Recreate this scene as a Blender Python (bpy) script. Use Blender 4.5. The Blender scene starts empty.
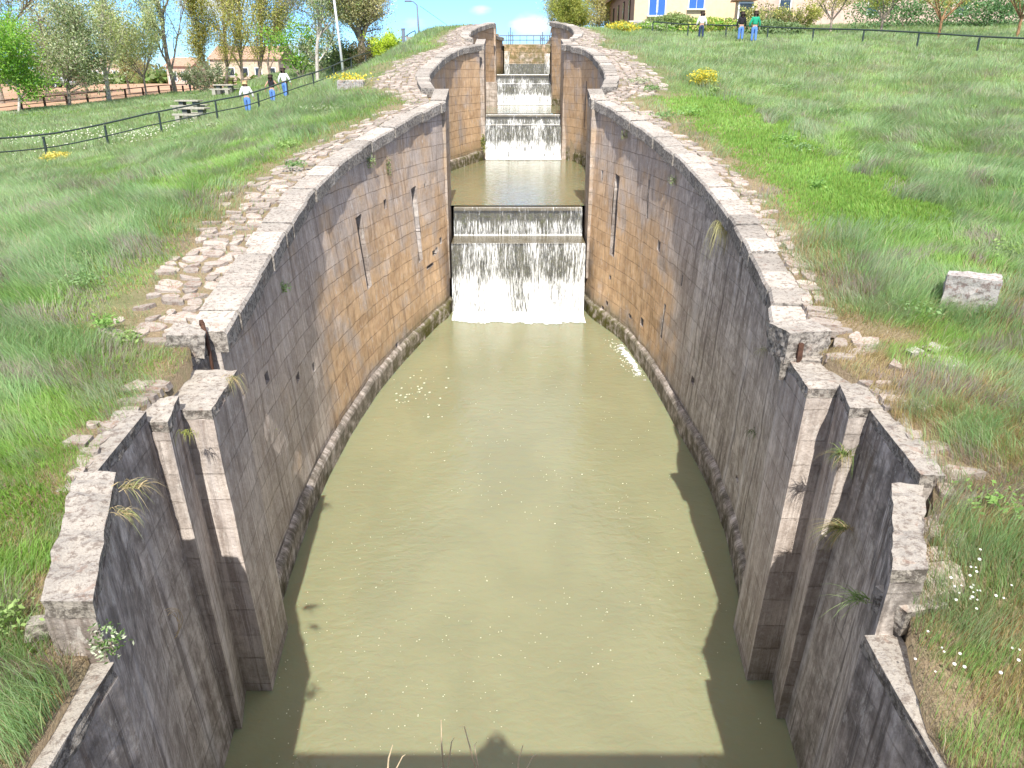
import bpy, bmesh, math, random
import numpy as np
from mathutils import Vector, Matrix
random.seed(7); rng = np.random.default_rng(7)
C = bpy.context.scene.collection
pi = math.pi
CZ = 8.3; FPX = 770.0; PITCH = math.atan(309/770.0)
def mpy(px, py, y):            # pixel -> world point at depth y (used to derive real positions)
    u = (px-512)/FPX; v = (384-py)/FPX
    d = (u, math.cos(PITCH)+v*math.sin(PITCH), -math.sin(PITCH)+v*math.cos(PITCH))
    t = y/d[1]; return (d[0]*t, y, CZ+d[2]*t)

# ------------------------------------------------------------------ scene props
def put(o, label=None, cat=None, group=None, kind=None):
    if label: o['label'] = label
    if cat: o['category'] = cat
    if group: o['group'] = group
    if kind: o['kind'] = kind
    return o
def thing(name, label, cat, loc=(0,0,0), rz=0, group=None):
    o = bpy.data.objects.new(name, None); C.objects.link(o)
    o.location = loc; o.rotation_euler = (0,0,rz); o.empty_display_size = .2
    return put(o, label, cat, group)
def copy_tree(o, parent=None):
    c = o.copy(); C.objects.link(c)
    if parent: c.parent = parent
    for ch in list(o.children): copy_tree(ch, c)
    return c
def link(name, me, mats, parent=None, smooth=False):
    me.name = name
    o = bpy.data.objects.new(name, me); C.objects.link(o)
    if not isinstance(mats, (list, tuple)): mats = [mats]
    for m in mats: me.materials.append(m)
    if smooth: me.polygons.foreach_set('use_smooth', [True]*len(me.polygons))
    if parent:
        o.parent = parent
        # geometry given in world space when parent is an unrotated empty
        if parent.get('world'): o.location = -Vector(parent.location)
    return o
def wthing(name, label, cat, loc, group=None):   # thing whose parts are built in world coordinates
    t = thing(name, label, cat, loc, 0, group); t['world'] = 1; return t

class MB:
    def __init__(s): s.v=[]; s.f=[]; s.uv=[]; s.c=[]
    def vert(s,p,c=(0,0,0)): s.v.append(tuple(p)); s.c.append(c); return len(s.v)-1
    def face(s,idx,uv=None): s.f.append(tuple(idx)); s.uv.append(uv or [(0,0)]*len(idx))
    def quad(s,a,b,c,d,col=(0,0,0),uv=None):
        s.face([s.vert(p,col) for p in (a,b,c,d)],uv)
    def hexa(s, P, col=(0,0,0)):   # 8 points: bottom 4 ccw, top 4 ccw
        i=[s.vert(p,col) for p in P]
        Pv=[Vector(p) for p in P]
        def uvs(ids):
            out=[]
            q=[Pv[k] for k in ids]; n=(q[1]-q[0]).cross(q[2]-q[0])
            for p in q:
                if abs(n.z)>max(abs(n.x),abs(n.y)): out.append((p.x,p.y))
                elif abs(n.x)>abs(n.y): out.append((p.y,p.z))
                else: out.append((p.x,p.z))
            return out
        for ids in ((3,2,1,0),(4,5,6,7),(0,1,5,4),(1,2,6,5),(2,3,7,6),(3,0,4,7)):
            s.face([i[k] for k in ids],uvs(ids))
    def box(s,c,d,rz=0,col=(0,0,0),jit=0):
        x,y,z=d[0]/2,d[1]/2,d[2]/2; ca,sa=math.cos(rz),math.sin(rz)
        P=[]
        for zz in (-z,z):
            for xx,yy in ((-x,-y),(x,-y),(x,y),(-x,y)):
                j=[random.uniform(-jit,jit) for _ in range(3)]
                P.append((c[0]+xx*ca-yy*sa+j[0],c[1]+xx*sa+yy*ca+j[1],c[2]+zz+j[2]))
        s.hexa(P,col)
    def tube(s,pts,rad,n=6,col=(0,0,0),cap=True):
        pts=[Vector(p) for p in pts]; rings=[]
        if not hasattr(rad,'__len__'): rad=[rad]*len(pts)
        for i,p in enumerate(pts):
            d=(pts[min(i+1,len(pts)-1)]-pts[max(i-1,0)])
            if d.length<1e-9: d=Vector((0,0,1))
            d.normalize()
            a=d.cross(Vector((0,0,1)) if abs(d.z)<.95 else Vector((1,0,0))).normalized(); b=d.cross(a)
            rings.append([s.vert(p+(a*math.cos(2*pi*k/n)+b*math.sin(2*pi*k/n))*rad[i],col) for k in range(n)])
        for i in range(len(rings)-1):
            for k in range(n):
                s.face((rings[i][k],rings[i][(k+1)%n],rings[i+1][(k+1)%n],rings[i+1][k]))
        if cap:
            s.face(rings[0][::-1]); s.face(rings[-1])
    def build(s,name,mats,parent=None,smooth=False,bevel=0):
        me=bpy.data.meshes.new(name); me.from_pydata(s.v,[],s.f)
        u=me.uv_layers.new(name='UVMap'); flat=[]
        for q in s.uv:
            for a in q: flat+= [a[0],a[1]]
        u.data.foreach_set('uv',flat)
        ca=me.color_attributes.new('tint','FLOAT_COLOR','POINT'); fl=[]
        for c in s.c: fl+=[c[0],c[1],c[2],1]
        ca.data.foreach_set('color',fl)
        me.update()
        o=link(name,me,mats,parent,smooth)
        if bevel:
            b=o.modifiers.new('b','BEVEL'); b.width=bevel; b.segments=2; b.limit_method='ANGLE'
        return o
def npmesh(name,V,F,mats,col=None,parent=None,uv=None):
    me=bpy.data.meshes.new(name); nv=len(V); nf,k=F.shape
    me.vertices.add(nv); me.vertices.foreach_set('co',np.ascontiguousarray(V,dtype=np.float32).ravel())
    me.loops.add(nf*k); me.loops.foreach_set('vertex_index',np.ascontiguousarray(F,dtype=np.int32).ravel())
    me.polygons.add(nf); me.polygons.foreach_set('loop_start',np.arange(0,nf*k,k,dtype=np.int32))
    me.polygons.foreach_set('loop_total',np.full(nf,k,dtype=np.int32))
    me.update(calc_edges=True)
    if col is not None:
        ca=me.color_attributes.new('tint','FLOAT_COLOR','POINT')
        cc=np.ones((nv,4),dtype=np.float32); cc[:,:3]=col; ca.data.foreach_set('color',cc.ravel())
    return link(name,me,mats,parent)

# ------------------------------------------------------------------ noise
_tab=rng.random((256,256))
def vn(x,y):
    x=np.asarray(x,float);y=np.asarray(y,float)
    xi=np.floor(x).astype(int);yi=np.floor(y).astype(int);fx=x-xi;fy=y-yi
    fx=fx*fx*(3-2*fx);fy=fy*fy*(3-2*fy)
    a=_tab[xi&255,yi&255];b=_tab[(xi+1)&255,yi&255];c=_tab[xi&255,(yi+1)&255];d=_tab[(xi+1)&255,(yi+1)&255]
    return (a*(1-fx)+b*fx)*(1-fy)+(c*(1-fx)+d*fx)*fy
def fbm(x,y,o=4):
    x=np.asarray(x,float);y=np.asarray(y,float)
    s=0;a=.5;t=0
    for i in range(o): s=s+a*vn(x*2**i+17.3*i,y*2**i+5.1*i);t+=a;a*=.5
    return s/t
def sst(a,b,x):
    a=np.asarray(a,float); t=np.clip((x-a)/(b-a),0,1); return t*t*(3-2*t)

# ------------------------------------------------------------------ materials
class NT:
    def __init__(s,name):
        s.m=bpy.data.materials.new(name); s.m.use_nodes=True; s.t=s.m.node_tree; s.n=s.t.nodes; s.n.clear()
        s.out=s.n.new('ShaderNodeOutputMaterial')
    def N(s,typ,**k):
        n=s.n.new('ShaderNode'+typ)
        for a,b in k.items():
            if a.startswith('i_'):
                key=a[2:]; n.inputs[int(key) if key.isdigit() else key.replace('_',' ')].default_value=b
            else: setattr(n,a,b)
        return n
    def L(s,a,b): s.t.links.new(a,b)
    def S(s,node,inp,val):
        if hasattr(val,'is_output') or isinstance(val,bpy.types.NodeSocket): s.L(val,node.inputs[inp])
        else: node.inputs[inp].default_value=val
    def math(s,op,a,b=0,c=0,clamp=False):
        n=s.N('Math',operation=op,use_clamp=clamp); s.S(n,0,a); s.S(n,1,b); s.S(n,2,c); return n.outputs[0]
    def mix(s,f,a,b,mode='MIX'):
        n=s.N('Mix',data_type='RGBA',blend_type=mode); s.S(n,0,f)
        s.S(n,6,a if not isinstance(a,tuple) else (*a,1)[:4]); s.S(n,7,b if not isinstance(b,tuple) else (*b,1)[:4]); return n.outputs[2]
    def noise(s,vec,scale,detail=4,rough=.6,dist=0):
        n=s.N('TexNoise'); n.inputs['Scale'].default_value=scale; n.inputs['Detail'].default_value=detail
        n.inputs['Roughness'].default_value=rough; n.inputs['Distortion'].default_value=dist
        if vec is not None: s.L(vec,n.inputs['Vector'])
        return n.outputs[0]
    def ramp(s,f,a,b,lo=0.,hi=1.):
        n=s.N('MapRange',interpolation_type='SMOOTHSTEP'); s.S(n,0,f); n.inputs[1].default_value=a; n.inputs[2].default_value=b
        n.inputs[3].default_value=lo; n.inputs[4].default_value=hi; return n.outputs[0]
    def mapping(s,vec,sc,rot=(0,0,0)):
        n=s.N('Mapping'); n.inputs['Scale'].default_value=sc; n.inputs['Rotation'].default_value=rot; s.L(vec,n.inputs[0]); return n.outputs[0]
    def bump(s,h,dist,strength=1,prev=None):
        n=s.N('Bump'); n.inputs['Distance'].default_value=dist; n.inputs['Strength'].default_value=strength; s.L(h,n.inputs['Height'])
        if prev is not None: s.L(prev,n.inputs['Normal'])
        return n.outputs[0]
    def bsdf(s,col,rough=.8,normal=None,spec=.3,**k):
        n=s.N('BsdfPrincipled'); s.S(n,'Base Color',(*col,1)[:4] if isinstance(col,tuple) else col); s.S(n,'Roughness',rough)
        n.inputs['Specular IOR Level'].default_value=spec
        if normal is not None: s.L(normal,n.inputs['Normal'])
        for a,b in k.items(): s.S(n,a.replace('_',' '),b)
        return n.outputs[0]
    def done(s,sh): s.L(sh,s.out.inputs[0]); return s.m
def simple(name,col,rough=.7,var=.25,scale=12,spec=.3,metal=0,bump=.003):
    t=NT(name); g=t.N('TexCoord').outputs['Object']
    n=t.noise(g,scale,5); n2=t.noise(g,scale*5,3)
    f=t.ramp(n,.3,.7,1-var,1+var)
    c=t.mix(1.0,tuple(col),f,'MULTIPLY')
    return t.done(t.bsdf(c,rough,t.bump(n2,bump),spec,Metallic=metal))

def stone_wall_mat():
    t=NT('ashlar_masonry'); uv=t.N('TexCoord').outputs['UV']; pos=t.N('NewGeometry').outputs['Position']
    att=t.N('Attribute',attribute_name='tint'); sep=t.N('SeparateColor'); t.L(att.outputs['Color'],sep.inputs[0])
    och,grime,moss=sep.outputs[0],sep.outputs[1],sep.outputs[2]
    dn=t.N('TexNoise'); dn.inputs['Scale'].default_value=3; t.L(uv,dn.inputs['Vector'])
    ma=t.N('VectorMath',operation='MULTIPLY_ADD'); t.L(dn.outputs['Color'],ma.inputs[0]); ma.inputs[1].default_value=(.09,.06,0)
    rn=t.N('TexNoise'); rn.inputs['Scale'].default_value=1; rn.inputs['Detail'].default_value=1; t.L(t.mapping(uv,(.0,1.35,1)),rn.inputs['Vector'])
    m0=t.N('VectorMath',operation='MULTIPLY_ADD'); t.L(rn.outputs['Color'],m0.inputs[0]); m0.inputs[1].default_value=(0,.45,0); t.L(uv,m0.inputs[2]); t.L(m0.outputs[0],ma.inputs[2])
    br=t.N('TexBrick',offset=.5,squash=.66,squash_frequency=3); t.L(ma.outputs[0],br.inputs['Vector'])
    for k,v in (('Scale',1),('Mortar Size',.009),('Mortar Smooth',.35),('Bias',0),('Brick Width',.82),('Row Height',.42)): br.inputs[k].default_value=v
    br.inputs['Color1'].default_value=(.0,.0,.0,1); br.inputs['Color2'].default_value=(1,1,1,1); br.inputs['Mortar'].default_value=(.4,.4,.4,1)
    big=t.noise(pos,.7,4); med=t.noise(pos,3.3,6,.65); fine=t.noise(pos,24,6,.75)
    st=t.noise(t.mapping(uv,(3.2,.22,1)),1.5,6,.7,.3); st2=t.noise(t.mapping(uv,(11,.5,1)),1.3,5,.75,.2)
    bs=t.noise(t.mapping(uv,(1.7,.10,1)),1.4,5,.65,.4)
    grey=t.mix(t.ramp(t.math('ADD',t.math('MULTIPLY',t.math('SUBTRACT',bs,.5),.55),t.math('ADD',t.math('MULTIPLY',st2,.45),t.math('MULTIPLY',t.noise(pos,5,7,.75,.3),.55))),.38,.62),(.30,.265,.235),(.70,.64,.58))
    grey=t.mix(t.ramp(bs,.55,.66,0,.55),grey,(.66,.64,.65)); grey=t.mix(t.ramp(t.noise(t.mapping(uv,(4.5,.12,1)),1.2,5,.7,.3),.55,.63,0,.7),grey,(.085,.072,.068))
    warm=t.mix(t.ramp(med,.3,.7),(.50,.325,.185),(.68,.475,.285))
    pink=t.mix(t.ramp(fine,.3,.7),(.42,.335,.275),(.60,.50,.42))
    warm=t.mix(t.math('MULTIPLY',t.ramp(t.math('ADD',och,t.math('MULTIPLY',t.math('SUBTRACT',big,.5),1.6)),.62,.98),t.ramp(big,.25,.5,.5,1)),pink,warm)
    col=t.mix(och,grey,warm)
    col=t.mix(t.math('MULTIPLY',t.ramp(br.outputs['Color'],0,1),.42),col,t.mix(1.,col,(.62,.60,.60),'MULTIPLY'))
    col=t.mix(t.math('MULTIPLY',t.ramp(st2,.57,.70),.6),col,(.66,.60,.53))
    col=t.mix(t.math('MULTIPLY',t.ramp(st,.50,.68),t.math('ADD',.42,t.math('MULTIPLY',grime,.35))),col,(.11,.072,.05))
    gm=t.math('MULTIPLY',grime,t.ramp(t.math('ADD',med,t.math('MULTIPLY',st2,.6)),.6,.95),clamp=True)
    col=t.mix(gm,col,(.055,.047,.042))
    lich=t.math('MULTIPLY',t.ramp(t.noise(t.mapping(pos,(1,1,.5)),7,6,.75),.56,.66),.5); col=t.mix(lich,col,(.58,.55,.50))
    mm=t.math('MULTIPLY',moss,t.ramp(med,.3,.6),clamp=True); col=t.mix(mm,col,(.09,.085,.018))
    mort=t.math('MULTIPLY',br.outputs['Fac'],t.math('MULTIPLY',t.math('ADD',.35,t.math('MULTIPLY',och,.65)),t.ramp(t.noise(pos,2.4,3),.35,.62,.05,.60))); col=t.mix(mort,col,(.10,.075,.055))
    h=t.math('ADD',t.math('MULTIPLY',br.outputs['Fac'],-1.0),t.math('ADD',t.math('MULTIPLY',med,.9),t.math('MULTIPLY',br.outputs['Color'],.35)))
    n1=t.bump(h,.03); n2=t.bump(t.math('ADD',fine,t.math('MULTIPLY',st2,1.2)),.022,.8,n1)
    return t.done(t.bsdf(col,.9,n2,.15))
def pale_stone_mat(name,base=(.50,.46,.42),dark=(.17,.13,.11),amt=.56,redd=.15,crust=.3):
    t=NT(name); pos=t.N('NewGeometry').outputs['Position']
    a=t.noise(pos,2.2,6,.7); b=t.noise(pos,14,6,.75); c=t.noise(pos,55,4,.7); v=t.N('TexVoronoi'); v.inputs['Scale'].default_value=26; t.L(pos,v.inputs['Vector'])
    att=t.N('Attribute',attribute_name='tint').outputs['Color']
    col=t.mix(t.ramp(a,.35,.7),base,tuple(x*.78 for x in base))
    col=t.mix(t.math('MULTIPLY',t.ramp(b,amt-.06,amt+.06),.8),col,dark)
    col=t.mix(t.math('MULTIPLY',t.ramp(t.noise(pos,5,5,.7,.4),.58,.66),redd*3),col,(.26,.13,.08))
    col=t.mix(t.math('MULTIPLY',t.ramp(c,.52,.62),.3),col,(.13,.11,.10))
    col=t.mix(1.,col,t.mix(1.,(1.,1.,1.),att,'ADD'),'MULTIPLY') if False else col
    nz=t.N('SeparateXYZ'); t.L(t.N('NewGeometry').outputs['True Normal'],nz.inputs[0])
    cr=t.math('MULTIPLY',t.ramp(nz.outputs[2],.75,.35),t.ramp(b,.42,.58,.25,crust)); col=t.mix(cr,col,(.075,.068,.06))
    sep=t.N('SeparateColor'); t.L(att,sep.inputs[0])
    k=t.math('ADD',.75,t.math('MULTIPLY',sep.outputs[0],.5)); col=t.mix(1.,col,k,'MULTIPLY')
    n=t.bump(t.math('ADD',b,t.math('MULTIPLY',c,.6)),.02)
    return t.done(t.bsdf(col,.92,n,.12))
M={}
M['wall']=stone_wall_mat()
M['coping']=pale_stone_mat('weathered_coping',(.44,.40,.345),(.18,.145,.12),.55,.12,.75)
M['cobble']=pale_stone_mat('cobble_stone',(.42,.365,.31),(.24,.16,.12),.555,.18)
M['block']=pale_stone_mat('lichen_block',(.50,.47,.43),(.20,.13,.11),.55,.2)
M['tan']=simple('tan_stone',(.46,.33,.18),.9,.15)
M['green_metal']=simple('dark_green_paint',(.03,.045,.04),.5,.2)
M['grey_metal']=simple('grey_paint_metal',(.14,.16,.20),.5,.2)
M['wood']=simple('brown_fence_wood',(.085,.045,.028),.85,.35)
M['rust']=simple('rusty_iron',(.07,.035,.022),.85,.4)
M['concrete']=simple('pale_concrete',(.33,.31,.25),.9,.2)
M['concrete_dark']=simple('dark_concrete',(.15,.15,.13),.9,.2)
M['cream']=simple('cream_render',(.62,.47,.30),.9,.06,3)
M['brownwall']=simple('brown_render',(.33,.20,.14),.9,.15,3)
M['blue']=simple('blue_paint',(.035,.12,.42),.5,.1)
M['whitep']=simple('white_paint',(.72,.72,.70),.6,.08)
M['pinkwall']=simple('pinkish_wall',(.52,.38,.31),.9,.15,2)
M['brick']=simple('orange_brick',(.46,.37,.28),.9,.2,2)
M['tile']=simple('clay_tile',(.36,.23,.16),.85,.25,3)
M['greyroof']=simple('grey_roof',(.30,.30,.33),.8,.15,3)
M['glass']=simple('dark_glass',(.03,.04,.05),.1,.1,3,.6)
M['soilm']=simple('bare_soil',(.40,.255,.165),.95,.12,.25,.1)
M['bark']=simple('bark',(.26,.215,.17),.95,.3,6,.1,0,.02)
M['barkpale']=simple('pale_bark',(.42,.38,.33),.95,.25,6,.1,0,.01)
M['barkred']=simple('reddish_bark',(.26,.15,.08),.95,.25,6,.1,0,.01)
M['dry']=simple('dry_stem',(.50,.40,.26),.9,.2,20)
M['skin']=simple('skin',(.50,.29,.20),.6,.05)
M['hair']=simple('dark_hair',(.035,.022,.015),.7,.2)
M['hairblond']=simple('fair_hair',(.50,.33,.17),.7,.15)
M['denim']=simple('blue_denim',(.10,.21,.50),.9,.12)
M['darkdenim']=simple('dark_denim',(.03,.045,.09),.9,.12)
M['whitecloth']=simple('white_cloth',(.78,.77,.75),.9,.05)
M['blackcloth']=simple('black_cloth',(.02,.018,.022),.9,.15)
M['greencloth']=simple('green_cloth',(.02,.30,.16),.9,.1)
M['redcloth']=simple('red_cloth',(.55,.05,.05),.9,.1)
M['carpaint']=simple('silver_paint',(.45,.46,.48),.25,.04,2,.5)
M['tyre']=simple('rubber',(.02,.02,.02),.8,.1)

def leafmat(name,trans=.42,rough=.6):
    t=NT(name); a=t.N('Attribute',attribute_name='tint').outputs['Color']
    d=t.N('BsdfPrincipled'); t.L(a,d.inputs['Base Color']); d.inputs['Roughness'].default_value=rough; d.inputs['Specular IOR Level'].default_value=.25
    tr=t.N('BsdfTranslucent'); t.L(t.mix(1.,a,(1.2,1.25,.8),'MULTIPLY'),tr.inputs[0])
    mx=t.N('MixShader'); mx.inputs[0].default_value=trans; t.L(d.outputs[0],mx.inputs[1]); t.L(tr.outputs[0],mx.inputs[2])
    return t.done(mx.outputs[0])
M['leaf']=leafmat('leaf'); M['blade']=leafmat('grass_blade',.45,.5)

# ------------------------------------------------------------------ terrain
LX=[3.0,6.5,10,15,20,30,45,80,400]; 
LT={-60:[4.6]*9,-8:[6.4,6.4,6.3,6.2,6,5,4.3,4.2,4.2],0:[6.4,6.3,6.0,5.5,5,4.5,4.2,4.2,4.2],3:[4.35,4.4,4.5,4.5,4.5,4.4,4.2,4.2,4.2],4.3:[4.4,4.5,4.5,4.5,4.5,4.4,4.2,4.2,4.2],5.3:[4.82,4.7,4.6,4.5,4.5,4.4,4.2,4.2,4.2],
 6.2:[4.85,4.75,4.65,4.5,4.5,4.4,4.2,4.2,4.2],7.2:[4.78,4.75,4.65,4.5,4.5,4.4,4.2,4.2,4.2],8.8:[4.60,4.72,4.65,4.5,4.45,4.4,4.3,4.3,4.3],10:[4.6,4.78,4.7,4.55,4.45,4.4,4.3,4.3,4.3],20:[6.24,6.1,5.55,4.9,4.6,4.5,4.5,4.5,4.5],28:[7.45,7.2,6.3,5.3,4.75,4.6,4.6,4.6,4.6],
 36:[8.6,8.3,7.0,5.6,4.9,4.75,4.7,4.7,4.7],44:[9.6,9.2,7.6,6.1,5.4,5.,4.9,4.8,4.8],52:[10.6,10.1,8.2,6.6,5.8,5.2,5.,4.9,4.9],
 60:[11.6,11.,8.8,7.4,6.4,5.5,5.05,5,5],66:[12,11.4,9.,8.2,7.2,5.8,5.1,5.1,5.1],76:[12.,11.8,10.5,9.8,8.5,6.2,5.4,5.4,5.4],
 90:[12,12,11.5,11,9.8,6.8,5.8,5.8,5.8],130:[12,12,12,11.5,10.5,7.4,6.6,6.6,6.6],200:[12,12,12,12,11,8,7.2,7,7],600:[8]*9,3000:[7.6]*9}
RX=[3.0,7,12,18,26,40,80,400]
RT={-60:[4.6]*8,-8:[6.4,6.4,6.3,6.2,6,5.5,5,5],0:[6.4,6.3,6.0,5.5,5.3,5.2,5,5],3:[3.85,4.2,4.6,4.7,4.8,4.8,4.8,4.8],4.8:[3.95,4.3,4.6,4.7,4.8,4.8,4.8,4.8],5.8:[4.55,4.62,4.7,4.7,4.8,4.8,4.8,4.8],
 8:[4.74,4.72,4.85,5.0,5.1,5.1,5.1,5.1],10:[4.8,4.8,4.95,5.15,5.3,5.4,5.5,5.5],20:[6.24,6.1,6.,6.1,6.3,6.5,6.8,6.8],28:[7.45,7.3,7.1,7.1,7.3,7.5,7.8,7.8],36:[8.6,8.4,8.1,8.1,8.3,8.6,9,9],
 44:[9.6,9.4,9.2,9.2,9.3,9.6,10,10],52:[10.6,10.3,10.1,10.15,10.2,10.6,11,11],62:[11.8,11.3,11.,11.,11.2,11.6,12,12],75:[12,12,12,12.2,12.3,12.5,12.8,12.8],
 90:[12,12,12.2,12.5,12.6,12.8,13,13],130:[12,12,12.3,12.8,13,13,13,13],600:[12]*8,3000:[10]*8}
def tab(X,T,ax,y):
    ys=np.array(sorted(T)); A=np.array([T[k] for k in ys]); y=np.clip(y,ys[0],ys[-1]); i=np.clip(np.searchsorted(ys,y,side='right')-1,0,len(ys)-2)
    f=(y-ys[i])/(ys[i+1]-ys[i]); X=np.array(X); ax=np.clip(ax,X[0],X[-1]); j=np.clip(np.searchsorted(X,ax,side='right')-1,0,len(X)-2)
    g=(ax-X[j])/(X[j+1]-X[j]); g=np.where(j>0,g,g)
    return (A[i,j]*(1-g)+A[i,j+1]*g)*(1-f)+(A[i+1,j]*(1-g)+A[i+1,j+1]*g)*f
def G0(x,y): 
    return np.where(x<0,tab(LX,LT,np.abs(x),y),tab(RX,RT,np.abs(x),y))
def G(x,y):
    x=np.asarray(x,float);y=np.asarray(y,float)
    s=0
    for dx,dy in ((0,0),(.9,0),(-.9,0),(0,1.2),(0,-1.2)): s=s+G0(np.where(np.sign(x+dx)==np.sign(x),x+dx,x),y+dy)
    d=np.abs(x)-3.6
    return s/5+ (fbm(x*.35,y*.35)-.5)*.35*sst(.3,4,d)+(fbm(x*1.5+9,y*1.5)-.5)*.10*sst(.2,1.5,d)-.03
def g(x,y): return float(G(x,y))

def hit(px,py):
    a=np.arange(4,160,.25); b=np.array([mpy(px,py,y) for y in a]); z=G(b[:,0],a); k=np.nonzero(b[:,2]<z)[0]
    return None if len(k)==0 else (float(b[k[0],0]),float(a[k[0]]),float(z[k[0]]))
# wall curves: (Y,X) of base and inner coping edge
def crv(pts,n=240,sm=9):
    p=np.array(pts); ys=np.linspace(p[0,0],p[-1,0],n); xs=np.interp(ys,p[:,0],p[:,1])
    k=np.ones(sm)/sm; pad=sm//2
    ext=np.concatenate([2*xs[0]-xs[pad:0:-1],xs,2*xs[-1]-xs[-2:-pad-2:-1]])
    return ys,np.convolve(ext,k,'valid')
def Cz1(y): return 3.22+.151*y
def Cz2(y): return 4.1+.125*y
def Cz4(y): return np.minimum(4.1+.125*y,11.7)+0*y
CH={
 'L1':dict(b=[(10.75,-3.85),(12,-3.95),(13.4,-4.02),(15.2,-4.03),(17.3,-3.95),(20,-3.72),(22,-3.42),(24,-3.05),(26.35,-2.58),(27.2,-2.32),(28.3,-2.18)],
   t=[(10.71,-4.14),(11.5,-4.2),(13.5,-4.3),(15.35,-4.42),(18,-4.48),(20.5,-4.25),(22.7,-3.83),(26,-3.03),(28.34,-2.28)],z0=0,c=Cz1),
 'R1':dict(b=[(10.6,3.8),(12.7,4.1),(14.6,4.22),(15.65,4.2),(18.2,4.1),(21.3,3.98),(24.25,3.7),(25.2,3.5),(27.2,2.87),(28.6,2.66)],
   t=[(9.95,3.66),(10.77,3.86),(12.2,4.16),(14.8,4.39),(17.1,4.46),(20.2,4.34),(24,3.82),(27.4,3.15),(28.9,2.66)],z0=0,c=Cz1),
 'L2':dict(b=[(30.1,-2.3),(32,-2.8),(34.5,-3.2),(37.5,-3.3),(41.08,-3.1),(43.7,-2.42),(46.6,-1.64)],
   t=[(30.1,-2.75),(32,-3.15),(34.2,-3.36),(39.2,-3.26),(42,-3.0),(44.4,-2.62),(46.4,-1.64)],z0=3.69,c=Cz2),
 'R2':dict(b=[(30.1,2.75),(33,3.6),(38,4.1),(43,4.0),(46,3.45),(47.6,2.9)],
   t=[(30.5,3.25),(33,3.7),(35.2,3.86),(38.2,3.95),(42,3.93),(44.1,3.7),(46.6,2.72)],z0=3.69,c=Cz2),
 'L3':dict(b=[(50,-1.7),(53,-2.4),(58,-2.6),(62,-2.0),(64,-1.2)],t=[(49.6,-2.3),(52,-2.65),(55,-2.6),(58.9,-2.2),(62.6,-1.18)],z0=6.13,c=Cz2),
 'R3':dict(b=[(50,2.9),(54,3.9),(59,4.1),(62.4,3.55),(64,3.05)],t=[(50,3.4),(52.5,3.85),(56.3,4.05),(60.6,3.8),(63.4,2.78)],z0=6.13,c=Cz2),
 'L4':dict(b=[(66.2,-1.25),(70,-1.8),(76,-1.7),(82,-.7)],t=[(66.2,-1.3),(70,-1.9),(76,-1.7),(82,-.75)],z0=8.37,c=Cz4),
 'R4':dict(b=[(66.2,3.05),(70,3.9),(76,4.2),(82,3.6)],t=[(66.2,3.1),(70,4.),(76,4.2),(82,3.65)],z0=8.37,c=Cz4)}
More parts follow.
